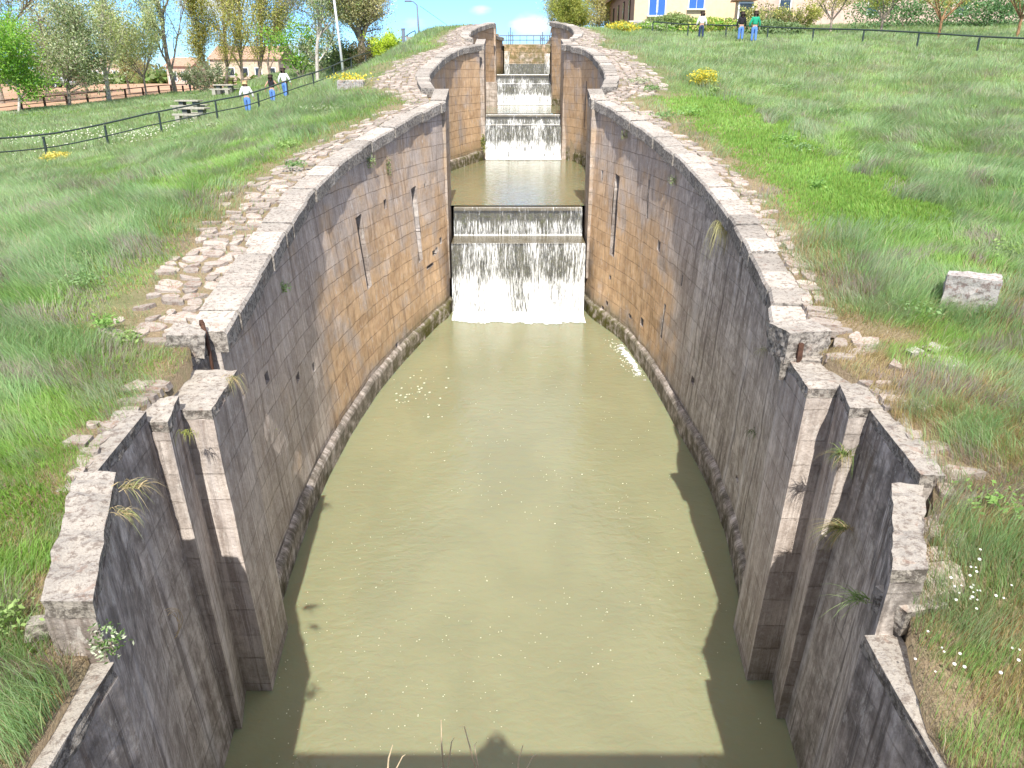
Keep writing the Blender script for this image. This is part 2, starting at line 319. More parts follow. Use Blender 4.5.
# inner ground edge (behind coping)
def edge(side):
    pts=[(-60,2.85),(3,2.85),(4.4,3.0),(5.2,3.28),(6.1,3.78),(6.35,4.08),(7.6,4.30),(8.7,4.36),(10.0,4.42),(10.5,4.66)]
    for k in ('1','2','3','4'):
        for (yy,xx) in CH[side+k]['t']: pts.append((yy,abs(xx)+.52))
    pts.append((84,4.2)); pts.append((3000,4.2)); pts.sort(); p=np.array(pts)
    keep=[0]
    for i in range(1,len(p)):
        if p[i,0]-p[keep[-1],0]>.05: keep.append(i)
    return p[keep]
EL,ER=edge('L'),edge('R')
def ed(side,y): p=EL if side<0 else ER; return np.interp(y,p[:,0],p[:,1])
def build_ground():
    ys=np.concatenate([np.arange(-60,0,4.),np.arange(0,40,.35),np.arange(40,90,.7),np.arange(90,140,4),[150,170,200,250,320,420,600,900,1400,2000,3000]])
    s=np.concatenate([np.linspace(0,3,13),np.linspace(3.3,12,22),np.linspace(13,40,22),[45,52,60,75,100,150,250,400,800,1600,3000]])
    n=len(s); V=[];rows=[]
    X=np.zeros((len(ys),2*n+2)); Y=np.repeat(ys[:,None],2*n+2,1); Z=np.zeros_like(X)
    for i,y in enumerate(ys):
        l=-(ed(-1,y)+s[::-1]); r=ed(1,y)+s
        X[i,:n]=l; X[i,n]=l[-1]; X[i,n+1]=r[0]; X[i,n+2:]=r
    Z=G(X,Y)
    for i,y in enumerate(ys):
        if y<84: Z[i,n]=Z[i,n+1]=-1.0
        else: Z[i,n]=Z[i,n+1]=10.4
    V=np.stack([X.ravel(),Y.ravel(),Z.ravel()],1); W=2*n+2; F=[]
    for i in range(len(ys)-1):
        for j in range(W-1):
            if j==n and ys[i+1]<84.5: continue
            F.append((i*W+j,i*W+j+1,(i+1)*W+j+1,(i+1)*W+j))
    t=NT('grassland_soil'); pos=t.N('NewGeometry').outputs['Position']
    a=t.noise(pos,.35,5); b=t.noise(pos,3.5,6,.7); c=t.noise(pos,30,4,.7)
    green=t.mix(t.ramp(b,.3,.7),(.09,.13,.045),(.16,.21,.08)); earth=t.mix(t.ramp(c,.3,.7),(.19,.14,.09),(.32,.25,.16))
    col=t.mix(t.ramp(a,.4,.6),green,t.mix(.6,green,earth))
    at=t.N('Attribute',attribute_name='tint'); sp=t.N('SeparateColor'); t.L(at.outputs['Color'],sp.inputs[0])
    col=t.mix(t.math('MULTIPLY',sp.outputs[0],t.ramp(b,.2,.6,.5,1),clamp=True),col,earth)
    far=t.mix(t.ramp(t.noise(pos,.02,3),.4,.6),(.14,.19,.07),(.30,.24,.14))
    col=t.mix(sp.outputs[1],col,far)
    m=t.done(t.bsdf(col,.95,t.bump(t.math('ADD',b,c),.03),.1))
    x,y=V[:,0],V[:,1]; d=np.abs(x)-np.where(x<0,ed(-1,y),ed(1,y))
    dirt=1-sst(.6,2.2+1.0*(fbm(x,y)-.5),d)
    cc=np.stack([dirt,sst(110,160,y)+sst(60,90,np.abs(x)),0*x],1); cc[:,1]=np.clip(cc[:,1],0,1)
    o=npmesh('ground',V,np.array(F),m,cc); put(o,kind='structure')
    o.data.polygons.foreach_set('use_smooth',[True]*len(o.data.polygons))
build_ground()

# field of bare soil beyond the picket fence
def sheet(name,xs,ys,m,dz,fx=None):
    mb=MB(); idx=[[mb.vert((x if fx is None else fx(x,y),y,g(x if fx is None else fx(x,y),y)+dz)) for x in xs] for y in ys]
    for i in range(len(ys)-1):
        for j in range(len(xs)-1): mb.face((idx[i][j],idx[i][j+1],idx[i+1][j+1],idx[i+1][j]),[(0,0)]*4)
    o=mb.build(name,m,smooth=True); put(o,kind='structure'); return o
# fence line of the soil field: x as function of y
def fx_f(y): return float(np.interp(y,[60,70,88,130,200],[-47,-44,-38,-33,-30]))
sheet('soil_field',np.linspace(0,1,24),np.linspace(62,150,70),M['soilm'],.09,lambda s,y: fx_f(y)-.4-s*110)
sheet('gravel_path',np.linspace(0,1,4),np.linspace(56,88,40),simple('gravel',(.46,.37,.25),.95,.15,5,.1),.05,lambda s,y: float(np.interp(y,[56,66,76,90],[-11.8,-9.6,-8.6,-7.4]))+.2+s*1.6)

# ------------------------------------------------------------------ chamber walls
def chamber(key,label,slots=(),holes=0,plinth=True,seed=1):
    d=CH[key]; side=-1 if key[0]=='L' else 1; z0=d['z0']; R=random.Random(seed)
    yb,xb=crv(d['b']); yt,xt=crv(d['t']); 
    n=int((yb[-1]-yb[0])/.3)
    # u breakpoints
    us=list(np.linspace(0,1,n+1)); ts=list(np.linspace(0,1,15)); cells=[]
    sl=list(slots)
    for k in range(holes): 
        u=R.uniform(.08,.95); v=R.uniform(.1,.8); sl.append((u,u+R.uniform(.1,.3)/(yb[-1]-yb[0]),v,v+R.uniform(.015,.045),R.uniform(.08,.2)))
    for (a,b,c,e,dp) in sl: us+= [a,b]; ts+=[c,e]
    us=sorted(set(round(u,5) for u in us)); ts=sorted(set(round(v,5) for v in ts))
    def P(u,t):
        Yb=yb[0]+u*(yb[-1]-yb[0]); Yt=yt[0]+u*(yt[-1]-yt[0]); Xb=np.interp(Yb,yb,xb)+side*.13; Xt=np.interp(Yt,yt,xt)+side*.17
        zt=float(d['c'](Yt))-.32; Y=Yb+(Yt-Yb)*t; X=Xb+(Xt-Xb)*t; Z=z0-.6+(zt-z0+.6)*t
        X+= side*(float(fbm(Y*1.3+11*side,Z*1.6))-.5)*.07
        return Vector((X,Y,Z))
    if z0>5: sl=[s for s in sl if s[4]>.21]
    t_=wthing('chamber_wall',label,'lock wall',(side*4,float((yb[0]+yb[-1])/2),z0))
    mb=MB(); grid={}; arc=[0]
    for i in range(1,len(us)): arc.append(arc[-1]+(P(us[i],.5)-P(us[i-1],.5)).length)
    near=key[1]=='1'
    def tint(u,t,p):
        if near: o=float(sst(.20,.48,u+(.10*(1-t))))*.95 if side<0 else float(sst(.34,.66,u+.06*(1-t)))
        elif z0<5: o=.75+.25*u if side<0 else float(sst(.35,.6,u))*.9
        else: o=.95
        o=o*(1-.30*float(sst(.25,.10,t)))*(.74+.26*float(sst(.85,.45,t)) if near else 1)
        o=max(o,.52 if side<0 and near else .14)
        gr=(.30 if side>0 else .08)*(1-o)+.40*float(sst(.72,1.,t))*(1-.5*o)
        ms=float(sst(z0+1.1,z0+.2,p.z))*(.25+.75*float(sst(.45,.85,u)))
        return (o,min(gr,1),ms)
    for i,u in enumerate(us):
        for j,t in enumerate(ts):
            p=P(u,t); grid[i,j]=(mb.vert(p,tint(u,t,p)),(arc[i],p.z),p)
    def inslot(u,t):
        for s in sl:
            if s[0]<u<s[1] and s[2]<t<s[3]: return s
    out=Vector((side,0,0))
    for i in range(len(us)-1):
        for j in range(len(ts)-1):
            q=[grid[i,j],grid[i+1,j],grid[i+1,j+1],grid[i,j+1]]
            if inslot((us[i]+us[i+1])/2,(ts[j]+ts[j+1])/2): continue
            if side>0: q=q[::-1]
            mb.face([a[0] for a in q],[a[1] for a in q])
    for (a,b,c,e,dp) in sl:
        A,B,Cc,D=P(a,c),P(b,c),P(b,e),P(a,e); off=out*dp; col=(.3 if near else .8,.5,0)
        A2,B2,C2,D2=A+off,B+off,Cc+off,D+off
        for q in ((A2,B2,C2,D2),(A,A2,D2,D),(B,B2,C2,Cc),(D,D2,C2,Cc),(A,A2,B2,B)):
            mb.quad(*q,col=col,uv=[(p.y,p.z) for p in q])
    # end faces (thickness)
    for u,jx in ((0,0),(1,len(us)-1)):
        for j in range(len(ts)-1):
            a,b=grid[jx,j][2],grid[jx,j+1][2]; o=side*.9
            mb.quad(a,b,(b.x+o,b.y,b.z),(a.x+o,a.y,a.z),col=(.8 if not(near and u==0) else .15,.3,0),uv=[(a.x,a.z),(b.x,b.z),(b.x+o,b.z),(a.x+o,a.z)])
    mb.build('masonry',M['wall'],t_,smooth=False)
    # plinth
    if plinth:
        pb=MB(); prev=None; m=220; L=0
        for i in range(m+1):
            u=i/m; Y=yb[0]+u*(yb[-1]-yb[0]); X=float(np.interp(Y,yb,xb)); w=(float(fbm(Y*2.1,3))-.5)*.10; hp=.48+(float(fbm(Y*.7,8))-.5)*.12
            w*=.6; w+=(float(fbm(Y*7,5))-.5)*.04; hp+=(float(fbm(Y*3.3,6))-.5)*.05; q=[(X+side*.03+w*.3,Y,z0-.6),(X+side*.05+w*.3,Y,z0+hp-.06),(X+side*.08+w*.3,Y,z0+hp),(X+side*.17,Y,z0+hp+.06)]
            cur=[pb.vert(p,((.25+.2*u) if near else .6,.85-.3*u,(.2+.7*float(sst(.5,.85,u)))*(1 if k<3 else .5)+(.6 if k<1 else 0))) for k,p in enumerate(q)]
            if prev:
                for k in range(3):
                    f=[prev[k],cur[k],cur[k+1],prev[k+1]]; uu=[(L,q[k][2]),(L+.09,q[k][2]),(L+.09,q[k+1][2]),(L,q[k+1][2])]
                    pb.face(f if side<0 else f[::-1],uu if side<0 else uu[::-1])
            prev=cur; L+=.09
        pb.build('plinth',M['wall'],t_)
    # coping stones
    cb=MB(); Y=yt[0]; E=yt[-1]
    while Y<E-.3:
        ln=min(R.uniform(.5,1.05),E-Y); 
        if E-(Y+ln)<.4: ln=E-Y
        j=R.uniform(-.03,.03); jz=R.uniform(-.028,.016); w=.56+R.uniform(-.05,.07); tc=(R.random(),0,0)
        ks=max(2,int(ln/.35)); 
        def sec(y,ex):
            x=float(np.interp(y,yt,xt))+j; dy=.02; x2=float(np.interp(y+dy,yt,xt)); nx=np.array([dy,-(x2-float(np.interp(y,yt,xt)))]); nx=nx/np.linalg.norm(nx)*side
            z=float(d['c'](y))+jz; th=.33
            n1=(float(fbm(y*5,2+side))-.5)*.05
            pi_=(x+n1,y); po=(x+nx[0]*w,y+nx[1]*w*1.)
            return [(pi_[0]-side*.0,pi_[1],z-th),(pi_[0],pi_[1],z-.05),(pi_[0]+side*.04,pi_[1],z),(po[0],po[1],z+.01),(po[0],po[1],z-th)]
        prev=None
        for k in range(ks+1):
            y=Y+.008+(ln-.016)*k/ks; s=sec(y,0)
            if k in(0,ks): s=[(a[0]+side*(.012 if q<3 else 0),a[1],a[2]-(.012 if q in(1,2,3) else 0)) for q,a in enumerate(s)]
            cur=[cb.vert(p,tc) for p in s]
            if prev:
                for q in range(5):
                    f=[prev[q],cur[q],cur[(q+1)%5],prev[(q+1)%5]]; cb.face(f if side<0 else f[::-1])
            else: cb.face(cur if side<0 else cur[::-1])
            prev=cur
        cb.face(prev[::-1] if side<0 else prev)
        Y+=ln
    cb.build('coping',M['coping'],t_)
    return t_
chamber('L1','curved left wall of the nearest lock chamber, warm ochre masonry with two upright slots and a pale coping',
   slots=((.578,.602,.50,.80,.25),(.83,.855,.42,.75,.25),(.905,.925,.40,.425,.2),(.87,.905,.36,.375,.15)),holes=9,seed=3)
chamber('R1','curved right wall of the nearest lock chamber, mostly shaded grey masonry with an orange far end',
   slots=((.850,.874,.42,.78,.25),(.70,.708,.70,.86,.2),(.56,.57,.30,.45,.18)),holes=12,seed=5)
chamber('L2','curved left wall of the second lock chamber, orange brown masonry beside the middle waterfall',slots=((.62,.635,.45,.82,.25),),holes=4,seed=7)
chamber('R2','curved right wall of the second lock chamber with a bulging shaded upper corner',slots=((.80,.815,.42,.80,.25),),holes=4,seed=9)
chamber('L3','tall orange left wall of the third lock chamber under a rounded coping',holes=3,seed=11)
chamber('R3','tall orange right wall of the third lock chamber with a curled coping at the top',holes=3,seed=13)
chamber('L4','left wall of the farthest lock chamber just below the gate railing',seed=15,plinth=False)
chamber('R4','right wall of the farthest lock chamber just below the gate railing',seed=17,plinth=False)

# gate passages between chambers
def passage(y0,y1,xl,xr,z0,czf,label_l,label_r):
    for side,x,lab in ((-1,xl,label_l),(1,xr,label_r)):
        t=wthing('gate_jamb',lab,'lock wall',(x,y0,z0))
        mb=MB(); n=6
        for i in range(n):
            a=y0+(y1-y0)*i/n; b=y0+(y1-y0)*(i+1)/n; za,zb=czf(a)-.32,czf(b)-.32; o=side*.95
            mb.hexa([(x,a,z0-2.5),(x,b,z0-2.5),(x+o,b,z0-2.5),(x+o,a,z0-2.5),(x,a,za),(x,b,zb),(x+o,b,zb),(x+o,a,za)],(.75,.3,.15))
        mb.build('masonry',M['wall'],t)
        cb=MB(); 
        for i in range(2):
            a=y0+(y1-y0)*i/2+.01; b=y0+(y1-y0)*(i+1)/2-.01; za,zb=czf(a),czf(b); o=side*.5; xi=x-side*.03
            cb.hexa([(xi,a,za-.316),(xi,b,zb-.316),(x+o,b,zb-.316),(x+o,a,za-.316),(xi,a,za),(xi,b,zb),(x+o,b,zb),(x+o,a,za)],(random.random(),0,0))
        cb.build('coping',M['coping'],t)
c12=lambda y: 7.5+(y-28.4)*.2
passage(28.42,30.08,-2.33,2.78,3.69,c12,'left stone jamb between the nearest and second chambers beside the lowest weir','right stone jamb between the nearest and second chambers beside the lowest weir')
passage(47.0,49.9,-1.58,2.92,6.13,lambda y: 9.9+(y-47)*.13,'left stone jamb beside the middle weir','right stone jamb beside the middle weir')
passage(64.05,66.15,-1.24,3.08,8.37,lambda y: 11.9-(y-64)*.1,'left stone jamb beside the upper weir','right stone jamb beside the upper weir')

# ------------------------------------------------------------------ near abutments: piers, grooves, wing walls
_tx=bpy.data.textures.new('erosion','CLOUDS'); _tx.noise_scale=.22; _tx.noise_depth=3
def erode(o,st):
    bm=bmesh.new(); bm.from_mesh(o.data); bmesh.ops.triangulate(bm,faces=bm.faces[:])
    for _ in range(4):
        ee=[e for e in bm.edges if e.calc_length()>.10]
        if not ee: break
        bmesh.ops.subdivide_edges(bm,edges=ee,cuts=1); bmesh.ops.triangulate(bm,faces=bm.faces[:])
    bm.to_mesh(o.data); bm.free()
    d=o.modifiers.new('d','DISPLACE'); d.texture=_tx; d.texture_coords='LOCAL'; d.strength=st; d.mid_level=.55
def prism(mb,plan,z0,z1,side,bat=.055,col=(0.05,.5,0),cz=None):
    """plan ccw list of (x,y); battered outward with height"""
    n=len(plan); rows=8; ring=[]
    for r in range(rows+1):
        z=z0+(z1-z0)*r/rows
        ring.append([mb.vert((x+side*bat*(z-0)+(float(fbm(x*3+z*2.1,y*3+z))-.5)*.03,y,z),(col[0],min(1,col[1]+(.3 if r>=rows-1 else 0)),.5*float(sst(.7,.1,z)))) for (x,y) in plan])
    L=0
    for k in range(n):
        k2=(k+1)%n; l=math.dist(plan[k],plan[k2])
        for r in range(rows):
            za=z0+(z1-z0)*r/rows; zb=z0+(z1-z0)*(r+1)/rows
            mb.face((ring[r][k],ring[r][k2],ring[r+1][k2],ring[r+1][k]),[(L,za),(L+l,za),(L+l,zb),(L,zb)])
        L+=l
    mb.face(ring[-1],[(p[0],p[1]) for p in plan])
def abutment(side,label,P):
    t=wthing('lock_abutment',label,'lock wall',(side*4,7,0))
    s=side
    def part(name,plan,z1,col=(.05,.5,0),cap=.14,capw=.0,z0=-1.0,bat=.055):
        if s<0: pass
        plan=[(s*x,y) for x,y in plan]
        area=sum(plan[i][0]*plan[(i+1)%len(plan)][1]-plan[(i+1)%len(plan)][0]*plan[i][1] for i in range(len(plan)))
        if area<0: plan=plan[::-1]
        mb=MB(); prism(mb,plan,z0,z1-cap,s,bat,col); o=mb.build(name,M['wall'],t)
        cb=MB(); pl=[(x+s*bat*(z1-cap),y) for x,y in plan]; cx=sum(p[0] for p in pl)/len(pl); cy=sum(p[1] for p in pl)/len(pl)
        pl=[(cx+(x-cx)*1.0+ (0.004 if x>cx else -.004),cy+(y-cy)*1.0+(0.004 if y>cy else -.004)) for x,y in pl]
        i0=[cb.vert((x,y,z1-cap+.002),(.5,0,0)) for x,y in pl]; i1=[cb.vert((x,y,z1+random.uniform(-.015,.015)),(.5,0,0)) for x,y in pl]
        for k in range(len(pl)): cb.face((i0[k],i0[(k+1)%len(pl)],i1[(k+1)%len(pl)],i1[k]))
        cb.face(i1); cb.face(i0[::-1]); o=cb.build('coping',M['coping'],t); erode(o,.10)
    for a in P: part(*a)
    return t
# left (coordinates mirrored with side): hollow quoin back, pier B, groove, pier A, groove, wing wall, low wall
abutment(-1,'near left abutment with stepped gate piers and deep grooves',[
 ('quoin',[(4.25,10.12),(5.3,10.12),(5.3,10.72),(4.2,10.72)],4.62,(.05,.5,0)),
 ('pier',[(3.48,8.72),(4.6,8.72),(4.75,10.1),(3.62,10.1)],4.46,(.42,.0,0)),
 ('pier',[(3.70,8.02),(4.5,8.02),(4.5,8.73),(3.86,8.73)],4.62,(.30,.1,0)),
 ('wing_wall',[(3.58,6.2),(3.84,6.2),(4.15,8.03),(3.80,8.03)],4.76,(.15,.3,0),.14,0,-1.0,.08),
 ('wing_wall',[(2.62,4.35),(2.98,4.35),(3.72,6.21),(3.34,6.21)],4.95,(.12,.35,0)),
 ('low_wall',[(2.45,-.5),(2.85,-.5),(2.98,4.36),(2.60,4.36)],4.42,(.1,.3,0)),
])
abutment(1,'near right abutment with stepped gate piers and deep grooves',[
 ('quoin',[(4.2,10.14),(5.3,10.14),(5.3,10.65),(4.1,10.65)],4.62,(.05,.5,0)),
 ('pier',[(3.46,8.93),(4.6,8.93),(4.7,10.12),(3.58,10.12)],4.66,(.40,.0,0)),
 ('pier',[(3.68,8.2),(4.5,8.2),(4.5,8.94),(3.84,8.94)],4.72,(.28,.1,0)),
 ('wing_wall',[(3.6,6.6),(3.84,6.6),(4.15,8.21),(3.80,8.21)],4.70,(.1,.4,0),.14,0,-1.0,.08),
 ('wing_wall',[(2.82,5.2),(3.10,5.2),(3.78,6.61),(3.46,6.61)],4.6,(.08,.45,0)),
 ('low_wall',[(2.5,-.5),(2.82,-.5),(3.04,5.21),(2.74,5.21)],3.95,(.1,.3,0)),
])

# ------------------------------------------------------------------ cobbled aprons
def apron():
    mb=MB(); base=MB()
    def strip(side,ya,yb,wf):
        R=random.Random(int(ya*10)+side); e=lambda y: float(ed(side,y))-.05
        cell=.23; ny=int((yb-ya)/cell); nd=14
        J=[[ (R.uniform(-.36,.36)*cell,R.uniform(-.36,.36)*cell) for _ in range(nd+1)] for _ in range(ny+1)]
        for i in range(ny):
            y=ya+i*cell; w=wf(y); skip=False
            for q_ in range(nd):
                d=q_*cell
                if d>w: break
                if skip: skip=False; continue
                drop=.10+.80*max(0,(d/w-.4)/.6)+.30*float(sst(.54,.68,float(fbm(y*.8,d*1.2+side*9))))
                if R.random()<drop: continue
                wide=1
                if R.random()<.45 and q_+2<=nd and d+cell<w: wide=2; skip=True
                P4=[(d+J[i][q_][0],y+J[i][q_][1]),(d+wide*cell+J[i][q_+wide][0],y+J[i][q_+wide][1]),(d+wide*cell+J[i+1][q_+wide][0],y+cell+J[i+1][q_+wide][1]),(d+J[i+1][q_][0],y+cell+J[i+1][q_][1])]
                P4=[(e(b)+max(a,0.0),b) for a,b in P4]; cx=sum(p[0] for p in P4)/4; cy=sum(p[1] for p in P4)/4
                out=[]
                for k in range(4):
                    p,q,o=P4[k],P4[(k+1)%4],P4[k-1]; f1,f2=R.uniform(.12,.32),R.uniform(.12,.32)
                    out+=[(p[0]+(o[0]-p[0])*f1,p[1]+(o[1]-p[1])*f1),(p[0]+(q[0]-p[0])*f2,p[1]+(q[1]-p[1])*f2)]
                gp=R.uniform(.86,.98); hh=R.uniform(.0,.035); tx,ty=R.uniform(-.10,.10),R.uniform(-.10,.10); tc=(R.random(),0,0); r0=[];r1=[]
                for (a,b) in out:
                    a=cx+(a-cx)*gp; b=cy+(b-cy)*gp; z=g(side*a,b)
                    r0.append(mb.vert((side*a,b,z-.05),tc)); a2=cx+(a-cx)*.88; b2=cy+(b-cy)*.88
                    r1.append(mb.vert((side*a2,b2,z+.02+hh+(a2-cx)*tx+(b2-cy)*ty),tc))
                if side<0: r0.reverse(); r1.reverse()
                for k in range(8): mb.face((r0[k],r0[(k+1)%8],r1[(k+1)%8],r1[k]))
                mb.face(r1)
    lw=lambda y: float(np.interp(y,[9.8,11,14,18,24,28,30,33,40,47,50,62],[1.3,1.6,1.25,1.4,1.3,.8,1.4,2.1,2.0,1.4,1.4,1.2]))
    rw=lambda y: float(np.interp(y,[9,12,16,24,28,31,36,44,48,52,60],[.5,.4,.5,.7,1.0,2.0,1.9,1.6,1.6,1.6,1.2]))
    strip(-1,10.3,64,lw); strip(1,9.6,64,rw); strip(-1,4.6,9.4,lambda y:.26); strip(1,5.3,9,lambda y:.24)
    o=mb.build('cobbled_paving',M['cobble']); put(o,kind='structure')
apron()

# ------------------------------------------------------------------ water
def water_mat(name,foamy=0,col=(.222,.220,.125)):
    t=NT(name); pos=t.N('NewGeometry').outputs['Position']
    a=t.noise(t.mapping(pos,(1,.6,1)),.6,4,.5,.6); w=t.noise(t.mapping(pos,(1,1.6,1)),3.2,3,.5,.5); w2=t.noise(pos,11,2,.5)
    c=t.mix(t.ramp(a,.35,.65),tuple(x*.96 for x in col),tuple(x*1.06 for x in col))
    n=t.bump(t.math('ADD',w,t.math('MULTIPLY',w2,.25)),.03,.55 if not foamy else .8)
    return t.done(t.bsdf(c,.08,n,.5,IOR=1.33,Subsurface_Weight=.5,Subsurface_Scale=.5))
M['water']=water_mat('murky_green_water'); M['water2']=water_mat('murky_ripple_water',1,(.20,.19,.10))
def pool(y0,y1,z,f,m,n=60):
    mb=MB(); pr=None
    for i in range(n+1):
        y=y0+(y1-y0)*i/n; a,b=f(y); row=[mb.vert((a+(b-a)*k/8,y,z)) for k in range(9)]
        if pr:
            for k in range(8): mb.face((pr[k],pr[k+1],row[k+1],row[k]))
        pr=row
    put(mb.build('water',m,smooth=True),kind='structure')
pool(-45,28.2,0,lambda y:(-4.9,4.9),M['water'])
pool(29.75,47.9,3.69,lambda y:(-3.9 if y>30.3 else -2.33,4.7 if y>30.3 else 2.78),M['water2'])
pool(49.35,64.8,6.13,lambda y:(-3. if y>50 else -1.58,4.6 if y>50 else 2.92),M['water2'])
pool(66.25,80.3,8.37,lambda y:(-2.3,4.5),M['water2'])
pool(82.6,700,11.0,lambda y:(-4.3,4.3),M['water2'])
mbb=MB(); mbb.box((0,30,-1.3),(12,160,.3)); put(mbb.build('canal_bed',M['soilm']),kind='structure')

def fall_mat():
    t=NT('falling_water'); uv=t.N('TexCoord').outputs['UV']; 
    att=t.N('Attribute',attribute_name='tint'); sp=t.N('SeparateColor'); t.L(att.outputs['Color'],sp.inputs[0])
    a=t.noise(t.mapping(uv,(19,1.5,1)),1,6,.7,.4); b=t.noise(t.mapping(uv,(55,3.4,1)),1,4,.75,.3); c=t.noise(t.mapping(uv,(1.3,.3,1)),1,2)
    s=t.math('ADD',t.math('MULTIPLY',a,.55),t.math('MULTIPLY',b,.45)); s=t.math('ADD',s,t.math('MULTIPLY',t.math('SUBTRACT',c,.5),.25))
    s=t.math('ADD',s,t.math('MULTIPLY',t.math('SUBTRACT',sp.outputs[0],.5),.30))
    al=t.ramp(s,.46,.62,.06,.93)
    d=t.bsdf(t.mix(t.ramp(b,.3,.7),(.62,.64,.62),(.92,.93,.92)),.35,t.bump(s,.05),.5)
    tr=t.N('BsdfTransparent').outputs[0]; mx=t.N('MixShader'); t.L(al,mx.inputs[0]); t.L(tr,mx.inputs[1]); t.L(d,mx.inputs[2])
    return t.done(mx.outputs[0])
M['fall']=fall_mat()
def foam_mat():
    t=NT('foam'); pos=t.N('NewGeometry').outputs['Position']; att=t.N('Attribute',attribute_name='tint'); sp=t.N('SeparateColor'); t.L(att.outputs['Color'],sp.inputs[0])
    a=t.noise(pos,5,6,.75,.5); al=t.ramp(t.math('ADD',a,t.math('MULTIPLY',t.math('SUBTRACT',sp.outputs[0],.5),.8)),.48,.62,0,.95)
    d=t.bsdf((.88,.89,.86),.5,t.bump(a,.04)); tr=t.N('BsdfTransparent').outputs[0]; mx=t.N('MixShader'); t.L(al,mx.inputs[0]); t.L(tr,mx.inputs[1]); t.L(d,mx.inputs[2])
    return t.done(mx.outputs[0])
M['foam']=foam_mat()
def weirwall_mat():
    t=NT('wet_mossy_weir'); pos=t.N('NewGeometry').outputs['Position']
    a=t.noise(t.mapping(pos,(7,1,1.2)),1,5,.7); b=t.noise(pos,6,5,.7)
    c=t.mix(t.ramp(a,.35,.65),(.025,.025,.018),(.085,.08,.055)); c=t.mix(t.ramp(b,.5,.65),c,(.06,.065,.02))
    return t.done(t.bsdf(c,.35,t.bump(b,.04),.5))
M['weir']=weirwall_mat()
M['sillwet']=simple('wet_sill',(.12,.10,.06),.25,.25,4,.5)
def weir(y0,y1,y2,xl,xr,z0,z1,z2,label,band):
    t=wthing('weir',label,'weir',((xl+xr)/2,y1,z0))
    mb=MB(); mb.hexa([(xl,y0,z0-1),(xr,y0,z0-1),(xr,y2+.3,z0-1),(xl,y2+.3,z0-1),(xl,y0+.1,z1),(xr,y0+.1,z1),(xr,y2+.3,z1),(xl,y2+.3,z1)])
    mb.build('lower_step',M['weir'],t)
    mb=MB(); mb.hexa([(xl,y1,z1+.003),(xr,y1,z1+.003),(xr,y2+.3,z1+.003),(xl,y2+.3,z1+.003),(xl,y1+.05,z2-.05),(xr,y1+.05,z2-.05),(xr,y2+.3,z2-.05),(xl,y2+.3,z2-.05)])
    mb.build('upper_step',M['weir'],t)
    mb=MB(); mb.hexa([(xl,y1-.08,z2-.16),(xr,y1-.08,z2-.16),(xr,y1+.3,z2-.16),(xl,y1+.3,z2-.16),(xl,y1-.08,z2-.03),(xr,y1-.08,z2-.03),(xr,y1+.3,z2-.03),(xl,y1+.3,z2-.03)])
    mb.build('crest_beam',M['sillwet'],t,bevel=.02)
    mb=MB(); mb.quad((xl,y0+.02,z1+.03),(xr,y0+.02,z1+.03),(xr,y1,z1+.05),(xl,y1,z1+.05)); mb.build('shelf',M['sillwet'],t)
    # sheets of falling water
    def sheet_(yy0,zz0,yy1,zz1,dens,nm):
        nx=70; nz=14; f=MB(); gidx=[]
        for i in range(nx+1):
            x=xl+(xr-xl)*i/nx; col=[]
            for k in range(nz+1):
                q=k/nz; z=zz1+(zz0-zz1)*q; yv=yy1+(yy0-yy1)*(q**.5) + (float(fbm(x*4+z,z*.8+yy0))-.5)*.10-.02
                dn=dens+.35*(float(fbm(x*1.7+yy0,3))-.5)+band*float(sst(.38,.60,q+.22*(float(fbm(x*5,1))-.5)))+.9*float(sst(.93,1.,q))
                col.append((f.vert((x,yv,z),(min(1,dn),0,0)),(x,z)))
            gidx.append(col)
        for i in range(nx):
            for k in range(nz):
                q=[gidx[i][k+1],gidx[i+1][k+1],gidx[i+1][k],gidx[i][k]]; f.face([a[0] for a in q],[a[1] for a in q])
        o=f.build(nm,M['fall'],smooth=True); put(o,kind='structure')
    sheet_(y0-.22,z0-.02,y0+.06,z1+.05,.46,'waterfall')
    sheet_(y1-.30,z1+.04,y1-.10,z2-.01,.22,'waterfall')
    # foam at the foot
    fm=MB(); nx,ny=60,10; gi=[]
    for i in range(nx+1):
        x=xl-.0+(xr-xl)*i/nx; c=[]
        ext=.95+1.1*float(fbm(x*1.4,y0))
        for k in range(ny+1):
            y=y0+.1-ext*k/ny; c.append(fm.vert((x,y,z0+.015+.10*(1-k/ny)**2*float(fbm(x*6,y*6))),(1.35-1.15*(k/ny)**2,0,0)))
        gi.append(c)
    for i in range(nx):
        for k in range(ny): fm.face((gi[i][k],gi[i][k+1],gi[i+1][k+1],gi[i+1][k]))
    put(fm.build('foam',M['foam'],smooth=True),kind='structure')
weir(27.75,29.55,29.9,-2.2,2.66,0,2.6,3.69,'lowest and nearest weir, a stepped wet stone wall between the first and second pools',.27)
weir(47.75,48.95,49.5,-1.57,2.90,3.69,5.5,6.13,'middle weir, a stepped wet stone wall between the second and third pools',.29)
weir(64.5,65.9,66.4,-1.23,3.07,6.13,7.6,8.37,'upper weir, a stepped wet stone wall above the third pool',.29)
